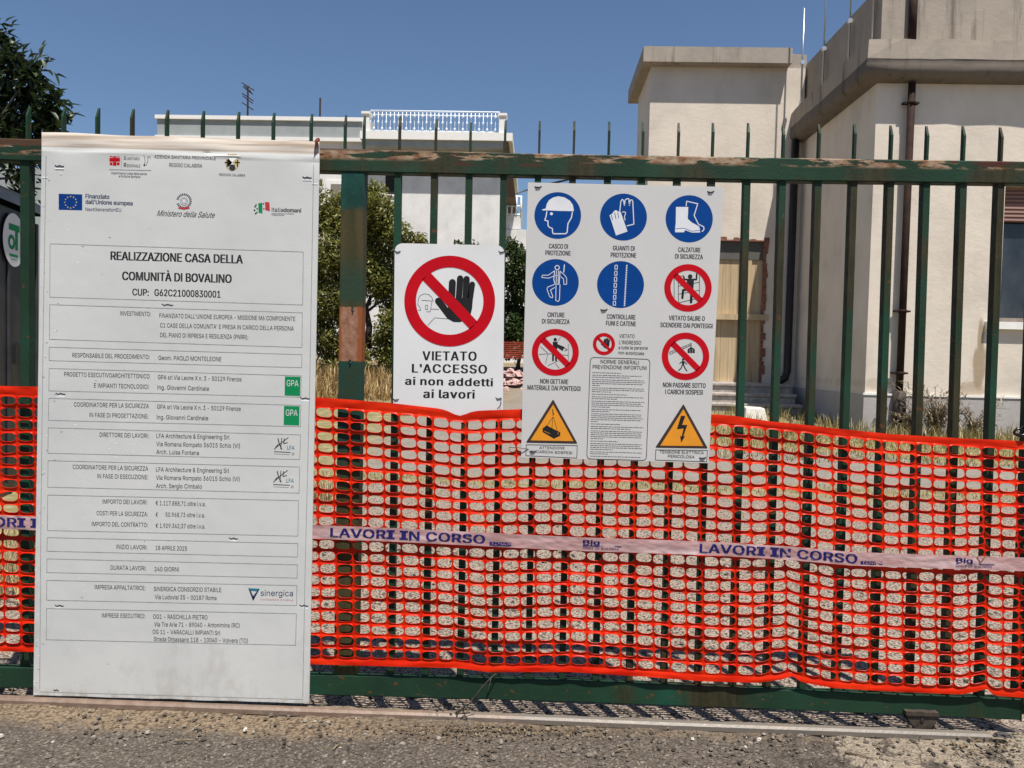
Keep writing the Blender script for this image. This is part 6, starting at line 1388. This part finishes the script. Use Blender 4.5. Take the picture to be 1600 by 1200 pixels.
# far barrier and rubble between the signs
YN = 13.0
s = MB(); a = P(770, 556, YN); rr = random.Random(6)
xa, xb = P(700, 540, YN).x, P(880, 540, YN).x; zt, zb = P(800, 533, YN).z, P(800, 560, YN).z
nx_, nz_ = 90, 9; 
for i in range(nx_):
    for j in range(nz_):
        u0, u1 = xa+(xb-xa)*i/nx_, xa+(xb-xa)*(i+1)/nx_; v0, v1 = zb+(zt-zb)*j/nz_, zb+(zt-zb)*(j+1)/nz_; m_ = .30*(v1-v0); k_ = .18*(u1-u0); yo = .04*math.sin(i*.5)
        s.face([(u0, YN+yo, v0), (u1, YN+yo, v0), (u1, YN+yo, v0+m_), (u0, YN+yo, v0+m_)]); s.face([(u0, YN+yo, v0+m_), (u0+k_, YN+yo, v0+m_), (u0+k_, YN+yo, v1), (u0, YN+yo, v1)])
o = s.build('far_barrier_net', M['far_net'], loc=(a.x, YN, zb)); so = o.modifiers.new('s', 'SOLIDIFY'); so.thickness = .01
tag(o, 'distant faded orange barrier net in front of the hedge', 'safety net')
s = MB()
for i in range(420):
    x_ = rr.uniform(xa, xb); h = rr.random(); y_ = YN-.2-abs(rr.gauss(0, .35)); s.rock((x_, y_, gz(x_, y_)+.0+(.32*max(0, 1-abs(y_-YN+.4)/.6))*h), rr.uniform(.04, .12), 0, rr)
tag(s.build('rubble', M['rubble'], loc=((xa+xb)/2, YN-.4, gz(0, YN))), 'heap of pinkish rubble below the distant barrier net', 'rubble', kind='stuff')

# ------------------------------------------------------------------ dark plastic cabin at the left edge
CYn = 2.9
c0 = P(-40, 745, CYn); phi = R_(12)
e1 = Vector((-math.sin(phi), math.cos(phi), 0)); e0 = Vector((-math.cos(phi), -math.sin(phi), 0))
fx = P(0, 500, CYn); org = Vector((fx.x, CYn, gz(fx.x, CYn)))          # near part of the visible side
cab = empty('toilet_cabin', org, 'charcoal plastic toilet cabin with a round white sticker behind the left gate bars', 'cabin')
def C(u, w, z): return org + e1*u + e0*w + Vector((0, 0, z))
zt = P(0, 318, CYn).z - org.z
s = MB(); s.hexa([C(-.5, 0, 0), C(.62, 0, 0), C(.62, 1.1, 0), C(-.5, 1.1, 0), C(-.5, 0, zt), C(.62, 0, zt), C(.62, 1.1, zt), C(-.5, 1.1, zt)])
for u in (-.5, -.2, .12, .42, .62): s.hexa([C(u-.02, -.018, .1), C(u+.02, -.018, .1), C(u+.02, 0-.001, .1), C(u-.02, -.001, .1), C(u-.02, -.018, zt-.05), C(u+.02, -.018, zt-.05), C(u+.02, -.001, zt-.05), C(u-.02, -.001, zt-.05)])
o = s.build('body', M['black_plastic'], cab); bv = o.modifiers.new('b', 'BEVEL'); bv.width = .02; bv.segments = 3
s = MB(); k = 9
for u in (-.56, .68):
    for i in range(k): a = math.pi*i/(k-1); s.v.append(C(u, .55-.61*math.cos(a), zt+.02+.24*math.sin(a)))
for i in range(k-1): s.f.append((i, i+1, k+i+1, k+i)); s.m.append(0); s.sm.append(True)
for b0 in (0, k): s.f.append(tuple(range(b0, b0+k))); s.m.append(0); s.sm.append(False)
s.build('roof', M['black_plastic'], cab)
s = MB(); s.hexa([C(.25, -.03, 1.02), C(.31, -.03, 1.02), C(.31, -.001, 1.02), C(.25, -.001, 1.02), C(.25, -.03, 1.18), C(.31, -.03, 1.18), C(.31, -.001, 1.18), C(.25, -.001, 1.18)]); s.build('handle', M['void'], cab)
st = MB(); zc = P(17, 370, CYn).z-org.z; uc = .18; ru, rz = .185, .205
def ell(a, k_=1): return C(uc+ru*k_*math.cos(a), -.022, zc+rz*k_*math.sin(a))
st.face([ell(2*math.pi*i/40) for i in range(40)])
so_ = st.build('sticker', M['light_print'], cab)
g_ = MB(); Q = lambda u, z: C(uc+u, -.0235, zc+z)
g_.face([Q(-.09, .07), Q(.09, .07), Q(.09, .12), Q(-.09, .12)]); g_.face([Q(.015, -.075), Q(.06, -.075), Q(.06, .07), Q(.015, .07)])
n_ = 20
for i in range(n_):
    a, b_ = 2*math.pi*i/n_, 2*math.pi*(i+1)/n_; r0, r1 = .028, .058
    g_.face([Q(-.045+r0*math.cos(a), -.02+r0*math.sin(a)), Q(-.045+r1*math.cos(a), -.02+r1*math.sin(a)), Q(-.045+r1*math.cos(b_), -.02+r1*math.sin(b_)), Q(-.045+r0*math.cos(b_), -.02+r0*math.sin(b_))])
g_.face([Q(-.08, -.13), Q(.06, -.13), Q(.06, -.11), Q(-.08, -.11)]); g_.face([Q(-.06, -.155), Q(.04, -.155), Q(.04, -.148), Q(-.06, -.148)])
g_.build('logo', M['green_print'], so_)
# grey garden wall behind the cabin
q = P(0, 262, 6.5); s = MB(); s.box((q.x-4, 6.5, .2), (P(95, 262, 6.5).x, 6.7, q.z)); 
tag(s.build('boundary_wall', M['grey_wall'], loc=(q.x-1, 6.6, .3)), 'grey rendered boundary wall behind the cabin and the tree', 'wall')
